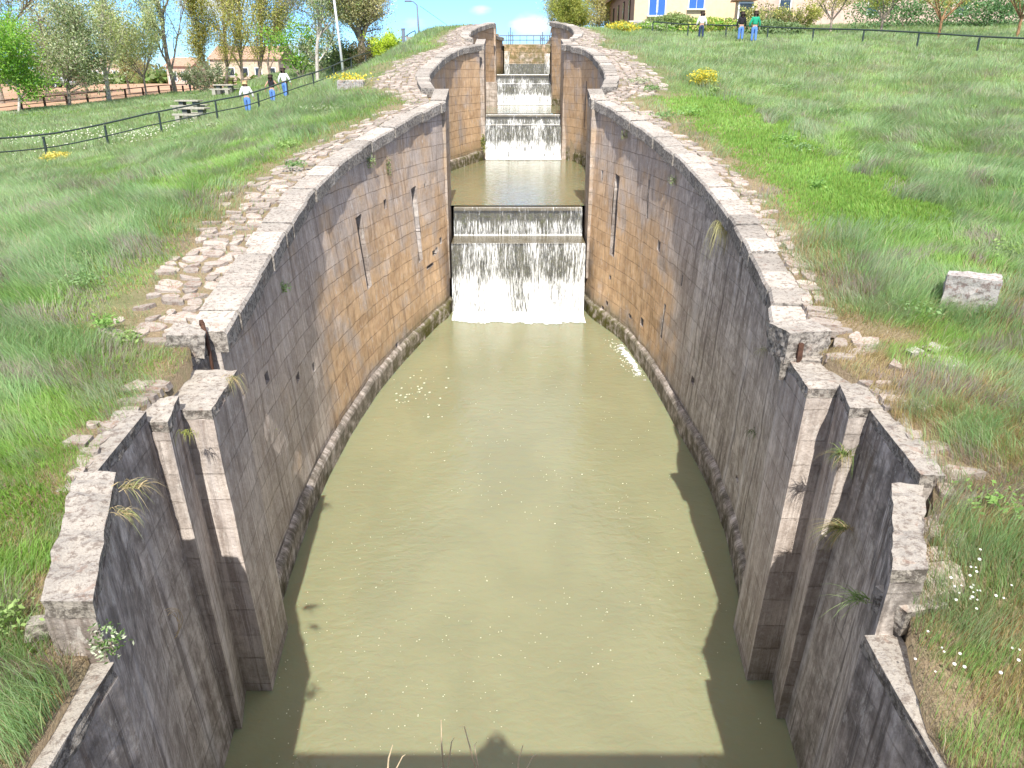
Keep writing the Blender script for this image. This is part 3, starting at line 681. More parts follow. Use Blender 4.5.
# top gate wall with two side spills
t=wthing('gate_wall','brown stained gate wall of the topmost lock with water spilling at both sides','weir',(1.5,80.5,8.3))
mb=MB(); mb.hexa([(-.75,80.4,8),(3.65,80.4,8),(3.65,81.6,8),(-.75,81.6,8),(-.75,80.5,11.0),(3.65,80.5,11.0),(3.65,81.6,11.0),(-.75,81.6,11.0)],(.9,.2,.75)); mb.build('masonry',M['wall'],t)
mb=MB(); mb.hexa([(-.75,80.0,8),(3.65,80.0,8),(3.65,80.42,8),(-.75,80.42,8),(-.75,80.05,9.3),(3.65,80.05,9.3),(3.65,80.42,9.3),(-.75,80.42,9.3)],(.3,.4,.8)); mb.build('lower_step',M['weir'],t)
f=MB()
for xa,xb,zt,ds in ((-.72,-.25,10.4,.55),(3.1,3.6,10.2,.55),(-.25,3.1,9.34,.30)):
    yy=79.9; 
    for i in range(10):
        a=xa+(xb-xa)*i/10; b=xa+(xb-xa)*(i+1)/10
        for k in range(6):
            za=zt-(zt-8.37)*k/6; zb=zt-(zt-8.37)*(k+1)/6; f.quad((a,yy-.02*k,zb),(b,yy-.02*k,zb),(b,yy-.02*(k-1),za),(a,yy-.02*(k-1),za),(ds,0,0),[(a,zb),(b,zb),(b,za),(a,za)])
put(f.build('waterfall',M['fall']),kind='structure')
fm=MB(); pr=None
for i in range(61):
    y=20.2+i*.085; x=float(np.interp(y,[17,21.3,24.25,25.2,27.2],[4.12,3.98,3.7,3.5,2.87])); u=i/60; wd=.14+.30*float(fbm(y*1.1,4)); row=[]
    for k in range(5): row.append(fm.vert((x-.02-(wd*k/4),y,.012),((.72-.5*abs(k/4-.35))*math.sin(math.pi*u)**.6+.0,0,0)))
    if pr:
        for k in range(4): fm.face((pr[k],row[k],row[k+1],pr[k+1]))
    pr=row
put(fm.build('foam',M['foam'],smooth=True),kind='structure')
def drift(x0,x1,y0,y1,z,d0):
    fm=MB(); g_=[]
    for i in range(25):
        c=[]
        for k in range(25):
            u=k/24; e_=min(1,4*min(i/24,1-i/24)+.2); c.append(fm.vert((x0+(x1-x0)*i/24,y1+(y0-y1)*u,z+.006),(d0*(1-u)**.8*e_-.28*u,0,0)))
        g_.append(c)
    for i in range(24):
        for k in range(24): fm.face((g_[i][k],g_[i][k+1],g_[i+1][k+1],g_[i+1][k]))
    put(fm.build('foam',M['foam'],smooth=True),kind='structure')
drift(-2.15,2.6,23.8,27.5,0,.56); drift(-1.5,2.8,44.5,47.5,3.69,.58)
# floating debris
def specks():
    V=[];F=[];Cc=[]
    n=950; x=rng.uniform(-3.6,3.6,n); y=6.5+rng.beta(1.0,2.4,n)*20; keep=(fbm(x*.7,y*.5)>.40)
    k=0
    for i in range(n):
        if not keep[i] and rng.random()<.85: continue
        s=rng.uniform(.004,.010)*(1.7 if rng.random()<.07 else 1)*(1+y[i]/40); a=rng.uniform(0,6.28); el=rng.uniform(.5,1)
        if rng.random()<.10: el=.1; s*=3.0; c=(.30,.22,.10)
        else: c=(.75,.74,.62)
        p=[]
        for q in range(5):
            b=2*pi*q/5; px=math.cos(b)*s; py=math.sin(b)*s*el
            p.append((x[i]+px*math.cos(a)-py*math.sin(a),y[i]+px*math.sin(a)+py*math.cos(a),.006))
        V+=p; F.append([k,k+1,k+2,k+3,k+4]); Cc+=[c]*5; k+=5
    for _ in range(110):   # foam flecks by the right wall and the left
        if rng.random()<.6: yy=rng.uniform(21.2,24.8); xx=float(np.interp(yy,[21.2,24.8],[3.75,3.25]))+rng.normal(0,.12); c=(.85,.85,.8); s=rng.uniform(.01,.03)
        else: yy=rng.normal(19.8,.9); xx=rng.normal(-2.6,.4); s=rng.uniform(.01,.04); c=(.75,.76,.65)
        a=rng.uniform(0,6.28); p=[(xx+math.cos(a+2*pi*q/5)*s,yy+math.sin(a+2*pi*q/5)*s*1.6,.007) for q in range(5)]
        V+=p; F.append([k,k+1,k+2,k+3,k+4]); Cc+=[c]*5; k+=5
    o=npmesh('floating_debris',np.array(V),np.array(F),M['leaf'],np.array(Cc)); put(o,'pale specks, petals and bits of straw floating on the green water','debris',kind='stuff')
specks()

# ------------------------------------------------------------------ grass
def blades(name,x,y,h,w,col,bendx,bendy,label,lod5=True,zoff=-.02):
    n=len(x); z=G(x,y)+zoff; a=rng.uniform(0,2*pi,n); cx,cy=np.cos(a)*w/2,np.sin(a)*w/2
    P=[]
    def pt(f,ww,hf): 
        return (x+bendx*f+ww*cx, y+bendy*f+ww*cy, z+h*hf)
    rows=[pt(0,-1,0),pt(0,1,0),pt(.28,-.8,.62),pt(.28,.8,.62),pt(1,0,1.0)]
    V=np.stack([np.stack(r,1) for r in rows],1).reshape(-1,3)
    b=np.arange(n)[:,None]*5
    F=np.concatenate([b+np.array([[0,1,3]]),b+np.array([[0,3,2]]),b+np.array([[2,3,4]])],0)
    shade=np.array([.95,.95,1.03,1.03,1.1]); cc=(col[:,None,:]*shade[None,:,None]).reshape(-1,3)
    o=npmesh(name,V,F,M['blade'],cc); put(o,label,'grass',kind='stuff'); return o
def sample(side,N,y0,y1,dmax,p=1.5):
    # density falls with distance
    yy=(y0**(1-p+1)+rng.random(N*3)*(y1**(2-p)-y0**(2-p)))**(1/(2-p)) if p!=2 else y0*(y1/y0)**rng.random(N*3)
    lim=np.minimum(dmax,yy*.80+2.2)
    d=rng.random(N*3)*lim; keep=rng.random(N*3)<lim/ (y1*.8+2.2 if dmax>y1 else dmax) * 6
    return yy[:N],side*(ed(side,yy[:N])+d[:N]),d[:N]
def grassfield(side,N,y0,y1,dmax,label):
    y,x,d=sample(side,N,y0,y1,dmax)
    dist=np.hypot(x,y)
    apr=np.where(side<0,np.interp(y,[5,8.6,10.2,10.9,14,18,24,28,30,33,40,47,62],[.0,.05,.1,1.3,1.1,1.2,1.1,.5,1.0,2.1,2.1,1.4,1.2]),np.interp(y,[8,12,16,24,28,31,36,44,60],[.0,.2,.5,.7,1.0,1.9,1.8,1.5,1.3]))
    n1=fbm(x*.5,y*.5); n2=fbm(x*1.6+40,y*1.6); n3=fbm(x*.22+7,y*.22); fr=fbm(x*2.3,y*2.3+3)
    e=d-apr+(n2-.5)*1.3
    fringe=1-sst(-.2,np.interp(y,[8,11],[.9,1.6]),e)
    fringe=fringe*(.35+.65*sst(6,10,y))
    keep=(rng.random(len(x))<np.clip(sst(-.5,.6,e)+.08,0,1))&(rng.random(len(x))<.55+.45*sst(.30,.45,n2))
    # path clearing, field edges
    if side<0: 
        keep&=~((x<np.interp(y,[60,70,88,130,200],[-47,-44,-38,-33,-30])) & (y>60))
        keep&=~((x>np.interp(y,[56,66,76,90],[-11.8,-9.6,-8.6,-7.4])+.1)&(x<np.interp(y,[56,66,76,90],[-11.8,-9.6,-8.6,-7.4])+1.9)&(y>56)&(rng.random(len(x))<.9))
    else:
        keep&=~((x>10.4)&(y>74.6))
    x,y,d,dist,n1,n2,n3,fr,e,fringe=[a[keep] for a in (x,y,d,dist,n1,n2,n3,fr,e,fringe)]; n=len(x)
    r=rng.random(n)
    long_=np.array([.28,.41,.19]); lush=np.array([.27,.43,.11]); dry=np.array([.38,.30,.16]); pale=np.array([.30,.34,.23]); clov=np.array([.24,.38,.09]); dark=np.array([.14,.21,.10])
    c=long_*(1-sst(.45,.6,n1))[:,None]+lush*sst(.45,.6,n1)[:,None]
    k=sst(.52,.66,n2)[:,None]*.7; c=c*(1-k)+pale*k
    k=sst(.50,.36,n3)[:,None]*.45; c=c*(1-k)+dark*1.5*k
    h=np.interp(n1,[.3,.5,.7],[.38,.28,.20])*rng.uniform(.6,1.25,n)
    if side>0:
        cl=(sst(0.2,.6,e)*sst(4.2,3.2,e+(n2-.5)*2)*sst(13.5,16,y)*sst(33,29,y))
        nearright=sst(12.5,9.5,y+(n2-.5)*5-(d>3)*2.)
        dryk=np.clip(fringe*.8+nearright*.50*sst(.44,.58,fr)+nearright*.30,0,1)
    else:
        cl=sst(.60,.68,n3)*.8+sst(0,.4,e)*sst(1.6,1.0,e)*.5
        dryk=np.clip(fringe*.75+ sst(7.5,5.5,y+(n2-.5)*3)*.6*sst(.4,.55,fr),0,1)
    cm=rng.random(n)<cl; c[cm]=clov; h[cm]=rng.uniform(.06,.16,cm.sum())
    dm=rng.random(n)<dryk; c[dm]=dry*rng.uniform(.7,1.3,(dm.sum(),1))
    h*=(1-.50*fringe)*np.where(dm,.6,1)
    h*=np.where(y<11,.85,1)
    st=(rng.random(n)<.03)&(~cm); c[st]=np.array([.42,.36,.26]); h[st]*=1.25
    dead=sst(.60,.66,fbm(x*.9+70,y*.9))*.55*(~cm); dd=rng.random(n)<dead; c[dd]=np.array([.31,.26,.235]); 
    ff=(sst(14,40,dist)*.55*(~cm))[:,None]; c=c*(1-ff)+np.array([.29,.37,.19])*ff
    c=c*rng.uniform(.78,1.22,(n,1))*(1+rng.normal(0,.06,(n,3)))
    w=np.maximum(.0045,dist*.00055)*rng.uniform(.7,1.4,n)*np.where(cm,2.0,1)
    if side>0: ang=fbm(x*.55,y*.55)*11.0; bm=h*(.30+.8*rng.random(n)*sst(.4,.6,fbm(x*.8+3,y*.8)))*np.where(cm,.5,1)
    else: ang=fbm(x*.6,y*.6)*9; bm=h*(.25+.5*rng.random(n))
    ang=ang+rng.normal(0,.8,n)
    lodge=np.clip(bm/np.maximum(h,.01)-.6,0,1); hh=h*(1-.35*lodge)
    blades('grass',x,y,hh,w,np.clip(c,0.01,1),np.cos(ang)*bm,np.sin(ang)*bm,label)
grassfield(-1,560000,3.2,30,60,'long grey green grass on the left bank')
grassfield(1,560000,3.6,30,60,'windblown long green grass and clover on the right bank')
grassfield(-1,240000,30,95,45,'grass on the far left slope and the picnic field')
grassfield(1,220000,30,80,60,'grass on the far right slope below the railing')

# ------------------------------------------------------------------ plants
def weeds():
    Cs=[];Cl=[]
    for i in range(70):
        side=-1 if i%2 else 1; y=4.5+30*rng.random()**1.6; d=.5+rng.random()*min(14,y*.6+1.5); x=side*(float(ed(side,y))+d); z=g(x,y)
        n=150; rr=rng.uniform(.10,.30)*(1+y/25); p=rng.normal(0,1,(n,3))*[rr*.5,rr*.5,.05]+[x,y,z+rng.uniform(.10,.22)]
        c=[(.24,.40,.11),(.30,.42,.15),(.34,.38,.24),(.22,.34,.14)][rng.integers(0,4)]; Cs.append(p); Cl+= [c]*n
    c=np.concatenate(Cs); n=len(c); a=rng.normal(0,1,(n,3)); a[:,2]*=.5; a/=np.linalg.norm(a,axis=1)[:,None]; b=rng.normal(0,1,(n,3)); b-=a*(a*b).sum(1)[:,None]; b/=np.linalg.norm(b,axis=1)[:,None]
    sz=(rng.uniform(.012,.034,n)*(1+c[:,1]/30))[:,None]
    V=np.stack([c-a*sz,c+b*sz*.5,c+a*sz,c-b*sz*.5],1).reshape(-1,3)
    o=npmesh('weeds',V,np.arange(4*n).reshape(n,4),M['leaf'],np.repeat(np.array(Cl)*rng.uniform(.7,1.25,(n,1)),4,0)); put(o,'low broad leaved weeds scattered through the grass of both banks','weeds',kind='stuff')
weeds()
def tuft(name,label,p,n,ln,col,lean=(0,0),droop=.5,cat='plant',spread=.5,w=.006,base=.05,group=None):
    V=[];F=[];Cc=[];k=0
    for i in range(n):
        a=random.uniform(0,2*pi); L=ln*random.uniform(.5,1.1); el=random.uniform(.2,1); 
        dx=math.cos(a)*spread+lean[0]; dy=math.sin(a)*spread+lean[1]
        bx=p[0]+random.gauss(0,base); by=p[1]+random.gauss(0,base)*.6; ww=w*random.uniform(.7,1.3); pa=a+1.57
        pts=[]
        for q in range(5):
            f=q/4; pts.append((bx+dx*L*f,by+dy*L*f,p[2]+L*(f*el- droop*f*f*1.1)))
        c=np.array(col[random.randrange(len(col))])*random.uniform(.75,1.25)
        for q,pt in enumerate(pts):
            wv=ww*(1-q/4.3); V+=[(pt[0]-math.cos(pa)*wv,pt[1]-math.sin(pa)*wv,pt[2]),(pt[0]+math.cos(pa)*wv,pt[1]+math.sin(pa)*wv,pt[2])]; Cc+=[c,c]
        for q in range(4): b=k+2*q; F.append([b,b+1,b+3,b+2])
        k+=10
    V=np.array(V)-np.array(p); o=npmesh(name,V,np.array(F),M['blade'],np.array(Cc)); o.location=p
    return put(o,label,cat,group)
G1=[(.16,.24,.07),(.22,.28,.10),(.36,.30,.15)]; DRYC=[(.48,.38,.22),(.40,.33,.20),(.25,.28,.12)]; GD=[(.05,.09,.03),(.08,.13,.04)]
def on_wall(px,py):
    side=-1 if px<512 else 1
    nl=[(3,2.75),(4.36,2.83),(7.1,3.8),(7.66,3.96),(8.0,3.95),(8.7,3.74),(10.1,3.85),(10.7,4.2)] if side<0 else [(3,2.75),(5.2,3.0),(7.1,3.75),(7.8,3.93),(8.1,3.9),(8.9,3.72),(10.1,3.83),(10.6,3.95)]
    nl+=[(a,abs(b)+.12) for a,b in CH[('L' if side<0 else 'R')+'1']['t'] if a>11]
    A=np.array(nl)
    for y in np.arange(3,29,.02):
        p=mpy(px,py,float(y))
        if abs(p[0])>=np.interp(y,A[:,0],A[:,1])-.03: return p
    return mpy(px,py,20)
tuft('grass_tuft','drooping straw coloured grass tuft hanging over the edge of the left wing wall',on_wall(128,487),60,.34,DRYC,(.5,0),.8,'grass tuft',.35)
tuft('grass_tuft','dry pale tuft on the left wing wall edge just nearer than the drooping straw one',on_wall(118,512),40,.26,DRYC,(.6,-.1),.9,'grass tuft',.3)
tuft('grass_tuft','yellow green tuft rooted in the groove between the two left piers',on_wall(186,432),45,.22,[(.40,.40,.12),(.3,.34,.1)],(.2,-.4),.7,'grass tuft',.3)
tuft('grass_tuft','pale grass tuft at the corner where the left chamber wall begins',on_wall(232,378),45,.35,DRYC,(.5,-.4),.9,'grass tuft',.3)
tuft('grass_tuft','long blond grass tuft hanging from the right coping high above the water',on_wall(722,226),80,.85,[(.52,.47,.25),(.44,.42,.22)],(-.25,-.35),1.1,'grass tuft',.28,.008)
tuft('grass_tuft','greyish dead tuft on the right wall just below the coping end block',on_wall(765,350),50,.35,[(.42,.40,.34),(.5,.47,.40)],(-.4,-.2),.8,'grass tuft',.3)
tuft('grass_tuft','dark green tuft low on the shaded face of the right chamber wall',on_wall(755,432),50,.45,GD,(-.2,-.2),.7,'grass tuft',.3)
tuft('grass_tuft','spiky yellow green tuft in the notch between the right pier and wing wall',on_wall(846,455),90,.5,G1,(-.35,-.25),.6,'grass tuft',.4)
tuft('grass_tuft','wide spreading blond tuft hanging from the right wing wall above the shaded groove',on_wall(843,528),110,.42,DRYC+G1,(-.6,-.1),.7,'grass tuft',.4)
tuft('grass_tuft','thin green tuft arching from the right wing wall above the low wall',on_wall(862,600),50,.40,[(.20,.30,.12),(.28,.36,.16)],(-.6,0),.6,'grass tuft',.35)

def leafclump(name,label,p,n,r,size,col,cat='plant',flat=.7,group=None,stem=True,z0=0,stemmat=None):
    t=wthing(name,label,cat,p,group)
    u=rng.normal(0,1,(n,3)); u/=np.linalg.norm(u,axis=1)[:,None]; rr=(rng.random(n)**.45)[:,None]
    lob=.45+1.1*fbm(u[:,0]*2+p[0],u[:,1]*2+u[:,2]*2)[:,None]
    c=np.array(p)+u*rr*np.array([r[0],r[1],r[2]])*lob+np.array([0,0,r[2]*.8+z0])
    leaves(c,size,col,'foliage' if cat!='fern' else 'fronds',t)
    if stem:
        mb=MB()
        for k in range(6):
            e=c[rng.integers(n)]; mb.tube([(p[0]+random.gauss(0,.04),p[1]+random.gauss(0,.04),p[2]-.05),tuple((np.array(p)+e)/2+rng.normal(0,.02,3)),tuple(e)],[r[2]*.03+.003,r[2]*.02+.002,.002],5)
        mb.build('stem',stemmat or M['bark'],t)
    return t
def leaves(c,size,col,name,parent,stretch=1.6):
    n=len(c); col=[tuple(min(.9,v*1.25) for v in k) for k in (col if isinstance(col,list) else [col])]; a=rng.normal(0,1,(n,3)); a/=np.linalg.norm(a,axis=1)[:,None]; b=rng.normal(0,1,(n,3)); b-=a*(a*b).sum(1)[:,None]; b/=np.linalg.norm(b,axis=1)[:,None]
    s=(size*rng.uniform(.55,1.35,n))[:,None]
    V=np.stack([c-a*s*stretch*.5,c+b*s*.38,c+a*s*stretch*.5,c-b*s*.38],1).reshape(-1,3)
    F=np.arange(4*n).reshape(n,4)
    col=[np.array(k) for k in (col if isinstance(col,list) else [col])]
    cc=np.array([col[i] for i in rng.integers(0,len(col),n)])*rng.uniform(.65,1.35,(n,1)); cc=np.repeat(cc,4,0)
    return npmesh(name,V,F,M['leaf'],cc,parent)
YEL=[(.66,.50,.05),(.70,.56,.08),(.22,.28,.07),(.3,.34,.1)]
p=mpy(705,68,33); leafclump('broom_shrub','yellow flowering shrub alone in the middle of the right slope',(p[0],33,g(p[0],33)),1700,(.62,.55,.38),.055,YEL,'shrub')
p=mpy(622,33,62); leafclump('broom_shrub','low wide yellow shrub at the foot of the cream house corner',(p[0],62,g(p[0],62)),1500,(1.25,.9,.40),.10,YEL,'shrub')
p=(-18.5,33.5); leafclump('broom_shrub','small pale yellow shrub under the left railing near its first post',(mpy(57,155,33)[0],33,g(mpy(57,155,33)[0],33)),900,(.7,.5,.25),.07,[(.62,.50,.14),(.5,.45,.12),(.3,.33,.1)],'shrub')
def wp(label,px,py,y,r,n,col,size=.03): 
    leafclump('wall_plant',label,(mpy(px,py,y) if y>30 else on_wall(px,py)),n,r,size,col,'plant',stem=True,z0=-r[2]*.8)
wp('pale green leafy plant growing from the left chamber wall below the coping bend',284,287,13.9,(.14,.14,.12),160,[(.22,.34,.14),(.34,.42,.26)])
wp('small green plant on the left chamber wall under the far coping',370,161,22.2,(.18,.15,.22),150,[(.20,.28,.12),(.3,.33,.2)],.04)
wp('darker of the two small plants on the sunlit left chamber wall, right of the other',388,167,23.4,(.14,.12,.28),150,[(.09,.14,.05),(.2,.24,.1)],.04)
wp('thin weed low on the left chamber wall above the plinth',272,432,12.2,(.08,.08,.2),60,[(.35,.38,.2),(.2,.25,.1)],.025)
wp('leafy green fern with pale fronds on the shaded left wing wall',106,642,4.9,(.14,.14,.13),220,[(.16,.26,.09),(.42,.46,.34),(.08,.14,.04)],.022)
wp('moss clump hanging on the wall beside the second waterfall',483,143,46.0,(.15,.25,.55),260,[(.10,.14,.03),(.2,.2,.05)],.07)
wp('green weed on the right coping face halfway along the nearest chamber',673,180,18.4,(.14,.14,.14),120,[(.24,.32,.14),(.33,.36,.2)],.03)
wp('small weed on the right coping face near the far end of the nearest chamber',625,135,24.0,(.16,.14,.16),120,[(.24,.30,.12),(.33,.34,.2)],.035)
# white daisies
def daisies():
    V=[];F=[];Cc=[];k=0
    for (px,py,n,s) in ((955,640,16,.30),(935,700,9,.25),(1010,705,6,.2),(950,665,8,.25)):
        y=5.3 if py<690 else 4.6; c0=mpy(px,py,y)
        for i in range(n):
            x=c0[0]+random.gauss(0,s*.5); yy=y+random.gauss(0,s*.6); z=g(x,yy)+random.uniform(.10,.22); r=random.uniform(.008,.016)
            for q in range(6): V.append((x+math.cos(q*pi/3)*r,yy+math.sin(q*pi/3)*r*.8,z+math.sin(q*pi/3)*r*.4)); Cc.append((.85,.85,.84))
            F.append(list(range(k,k+6))); k+=6
    o=npmesh('daisy_flowers',np.array(V),np.array(F),M['leaf'],np.array(Cc)); put(o,'white daisy heads scattered in the grass at lower right','flowers',kind='stuff')
    V=[];F=[];Cc=[];k=0
    for i in range(500):
        x=rng.uniform(-27,-17); yy=rng.normal(42,2.2)+(x+22)*-.35; z=g(x,yy)+rng.uniform(.1,.3); r=rng.uniform(.02,.04)
        for q in range(5): V.append((x+math.cos(q*1.257)*r,yy+math.sin(q*1.257)*r*.6,z+math.sin(q*1.257)*r*.7)); Cc.append((.72,.70,.60))
        F.append(list(range(k,k+5))); k+=5
    o=npmesh('daisy_flowers',np.array(V),np.array(F),M['leaf'],np.array(Cc)); put(o,'band of tiny white flowers beyond the left railing','flowers',kind='stuff')
daisies()
# dry vine loops
t=thing('dry_vine','bleached loop of dry vine clinging to the shaded left wing wall','plant',on_wall(165,625))
mb=MB()
for k in range(5):
    pts=[]; r=.13+.03*k*.5; a0=random.uniform(-.2,.2)
    for q in range(14): a=-1.4+q*.24+a0; pts.append((.06+.02*math.sin(k+q*.5)+math.cos(a)*r*.35,math.cos(a)*r*.5,math.sin(a)*r+random.uniform(-.006,.006)))
    mb.tube(pts,.0035,5)
mb.build('stem',M['dry'],t)
# dry stalks springing from the bridge face below the camera
for i,(px,dx,hh,lab) in enumerate(((443,.00,.115,'tallest bleached stalk with a hooked tip at the lower edge, left of centre'),(384,.02,.05,'short dry stalk left of the tall hooked one'),(480,-.03,.10,'forked reddish stalk just right of the tall hooked one'),(513,.02,.05,'thin reddish stalk nearest the shadow on the water'))):
    b=mpy(px,775,1.15); t=thing('dry_stalk',lab,'dry stalk',(b[0],1.0,b[2]-.25)); mb=MB()
    mb.tube([(0,-.27,-.1),(0,0,0),(.005,.13,.22),(dx*.6,.15,.27+hh*.5),(dx,.16,.27+hh)],[.004,.003,.002,.0016,.0008],5)
    mb.tube([(.004,.13,.23),(dx+.02,.15,.27+hh*.6),(dx+.026,.15,.27+hh*.7)],[.0018,.0012,.0006],5); mb.build('stem',M['dry'],t)

# ------------------------------------------------------------------ stones, iron
def stone(name,label,p,d,rz=0,m=None,jit=.04,cat='stone'):
    mb=MB(); mb.box((0,0,0),d,rz,(.5,0,0),jit); o=mb.build(name,m or M['block']); o.location=p
    s=o.modifiers.new('s','SUBSURF'); s.levels=s.render_levels=3; s.subdivision_type='SIMPLE'
    b=o.modifiers.new('b','BEVEL'); b.width=min(d)*.0+.001
    tx=bpy.data.textures.new('stone_noise','CLOUDS'); tx.noise_scale=.12
    dm=o.modifiers.new('d','DISPLACE'); dm.texture=tx; dm.strength=.07 if min(d)>.2 else .02; dm.texture_coords='LOCAL'
    o.modifiers.remove(b)
    return put(o,label,cat)
P=mpy(973,280,11.6); stone('stone_block','squared lichen spotted stone block standing in the long grass at right',(P[0],11.6,P[2]-.18),(.70,.50,.52),-.50)
P=mpy(940,350,9.8)
for k,(dx,dy,s,lb) in enumerate(((0,0,.34,'largest flat pale stone of the rubble patch below the squared block'),(-.3,.28,.24,'left pale stone of the rubble patch below the squared block'),(.05,.4,.28,'rear reddish stone of the rubble patch below the squared block'))):
    stone('flat_stone',lb,(P[0]+dx,9.6+dy,g(P[0]+dx,9.6+dy)-.01),(s,s*.9,.14),.3*k,None,.05)
P=mpy(797,330,10.3); stone('coping_block','pale raised stone block capping the near end of the right chamber wall',(4.02,10.25,4.83),(.62,.60,.42),.1,M['coping'],.03)
P=mpy(790,356,9.9); t=thing('iron_strap','rusty iron strap set in the pale block at the right chamber wall end','iron strap',(3.93,9.92,4.6)); mb=MB(); mb.box((0,0,.12),(.07,.05,.36),.1); mb.box((.0,.1,.30),(.06,.25,.025),.1); mb.build('strap',M['rust'],t,bevel=.004)
P=mpy(210,342,10.6); t=thing('iron_hook','dark bent iron bar leaning at the near corner of the left chamber wall','iron bar',(-4.42,10.62,4.55)); mb=MB()
mb.tube([(.10,-.22,-.25),(.04,-.1,.05),(-.02,0,.28),(-.06,.03,.42)],[.022,.026,.03,.04],8); mb.tube([(-.06,.03,.40),(-.07,.035,.47)],[.045,.028],8); mb.build('bar',M['rust'],t,smooth=True)
stone('coping_block','rounded pale stone block beside the iron bar at the left chamber corner',(-4.66,10.5,4.76),(.50,.42,.34),.2,M['coping'],.06)
P=mpy(46,712,4.0); stone('field_stone','smooth tan stone lying on the left wing wall grass edge',(P[0],4.0,P[2]),(.12,.09,.08),.5,M['tan'],.012)
P=mpy(915,737,4.4); stone('field_stone','small orange tan stone beside the right low wall',(P[0],4.4,P[2]),(.08,.06,.06),.2,M['tan'],.01)
P=mpy(80,672,4.5); stone('broken_slab','broken pale slab tilted behind the left low wall',(P[0]-.1,4.55,4.60),(.38,.16,.10),.3,M['coping'],.02)
P=mpy(890,632,5.3); stone('broken_slab','broken dark edged slab between right wing wall and low wall',(3.35,5.32,4.12),(.42,.30,.22),.2,M['coping'],.04)
for k,(x,y,s,lb) in enumerate(((-4.5,7.2,.28,'loose pale stone left of the left pier groove'),(-4.75,8.9,.35,'flat worn stone behind the left pier'),(4.75,8.2,.28,'loose stone behind the right pier'),(4.6,6.8,.24,'loose stone behind the right wing wall'),(5.0,9.4,.2,'orange stained loose stone on the bare patch behind the right pier'))):
    stone('loose_stone',lb,(x,y,g(x,y)+.0),(s*.8,s*.7,.12),k,M['cobble'],.03)
# pillar of old masonry left of third fall
t=wthing('masonry_block','squat dark masonry block left of the upper weir in the third chamber','stone',(-1.9,61.5,6)); mb=MB()
a=mpy(484,105,61.5);b=mpy(497,82,61.5); mb.hexa([(a[0],61.3,5.5),(b[0],61.3,5.5),(b[0],63,5.5),(a[0],63,5.5),(a[0],61.3,b[2]),(b[0],61.3,b[2]),(b[0],63,b[2]),(a[0],63,b[2])],(.45,.4,.1)); mb.build('masonry',M['wall'],t)
# planter with yellow flowers beside left railing
P=hit(352,89); 
t=wthing('stone_trough','long pale stone trough with yellow flowers beside the left coping','planter',P); zz=P[2]
mb=MB(); mb.box((P[0],P[1],zz+.10),(P[1]*.032,.6,.42),.02,(.6,0,0),.03); mb.build('trough',M['block'],t,bevel=.03)
c=np.array([P[0]-.1,P[1],zz+.38])+rng.normal(0,1,(500,3))*np.array([.36,.2,.09]); leaves(c,.06,YEL,'foliage',t)
# rocks on skyline left
P=mpy(424,44,60)
for k,(px,w,h,lb) in enumerate(((414,.95,1.0,'left dark rock of the low skyline rock heap'),(422,1.2,.9,'largest pink rock of the low skyline rock heap'),(433,1.5,.65,'right low flat rock of the skyline rock heap'))):
    P=mpy(px,46,60); stone('boulder',lb,(P[0],60,P[2]+h*.35-.35),(w,.9,h),.3*k,M['block'],.12,'rock')

# ------------------------------------------------------------------ railings, fences
def railing(name,label,pts,npost,h,r,m,lower=False,cat='railing',pd=.06):
    t=wthing(name,label,cat,(pts[0][0],pts[0][1],0)); P=np.array(pts,float)
    seg=np.r_[0,np.cumsum(np.hypot(np.diff(P[:,0]),np.diff(P[:,1])))]
    def at(s): x=float(np.interp(s,seg,P[:,0]));y=float(np.interp(s,seg,P[:,1])); return x,y,g(x,y)
    mb=MB(); q=[at(s) for s in np.linspace(0,seg[-1],60)]; 
    zs=np.array([a[2] for a in q]); 
    for _ in range(4): zs[1:-1]=(zs[:-2]+zs[1:-1]+zs[2:])/3
    mb.tube([(a[0],a[1],z+h) for a,z in zip(q,zs)],r,6); mb.build('top_rail',m,t)
    if lower: mb=MB(); mb.tube([(a[0],a[1],z+h*.48) for a,z in zip(q,zs)],r*.7,6); mb.build('lower_rail',m,t)
    for i in range(npost):
        s=seg[-1]*i/(npost-1); x,y,z=at(s); mb=MB(); mb.box((x,y,z+h/2-.1),(pd,pd,h+.1)); mb.build('post',m,t)
railing('handrail','dark green handrail running up the left slope in front of three walkers',[(-24,30),(-20,35.5),(-18,40),(-14.5,44),(-12.2,52),(-11,58),(-9.8,66),(-8.7,76)],17,1.05,.042,M['green_metal'],True,pd=.08)
railing('handrail','dark green handrail along the top of the right slope',[(34,36),(26,44),(18,53),(10.3,62)],12,.85,.05,M['green_metal'],pd=.08)
railing('picket_fence','brown wooden post and rail fence between the picnic field and bare soil',[(-50,62),(-44,70),(-38,88),(-35,110),(-33,130)],30,1.0,.05,M['wood'],True,'fence',.15)
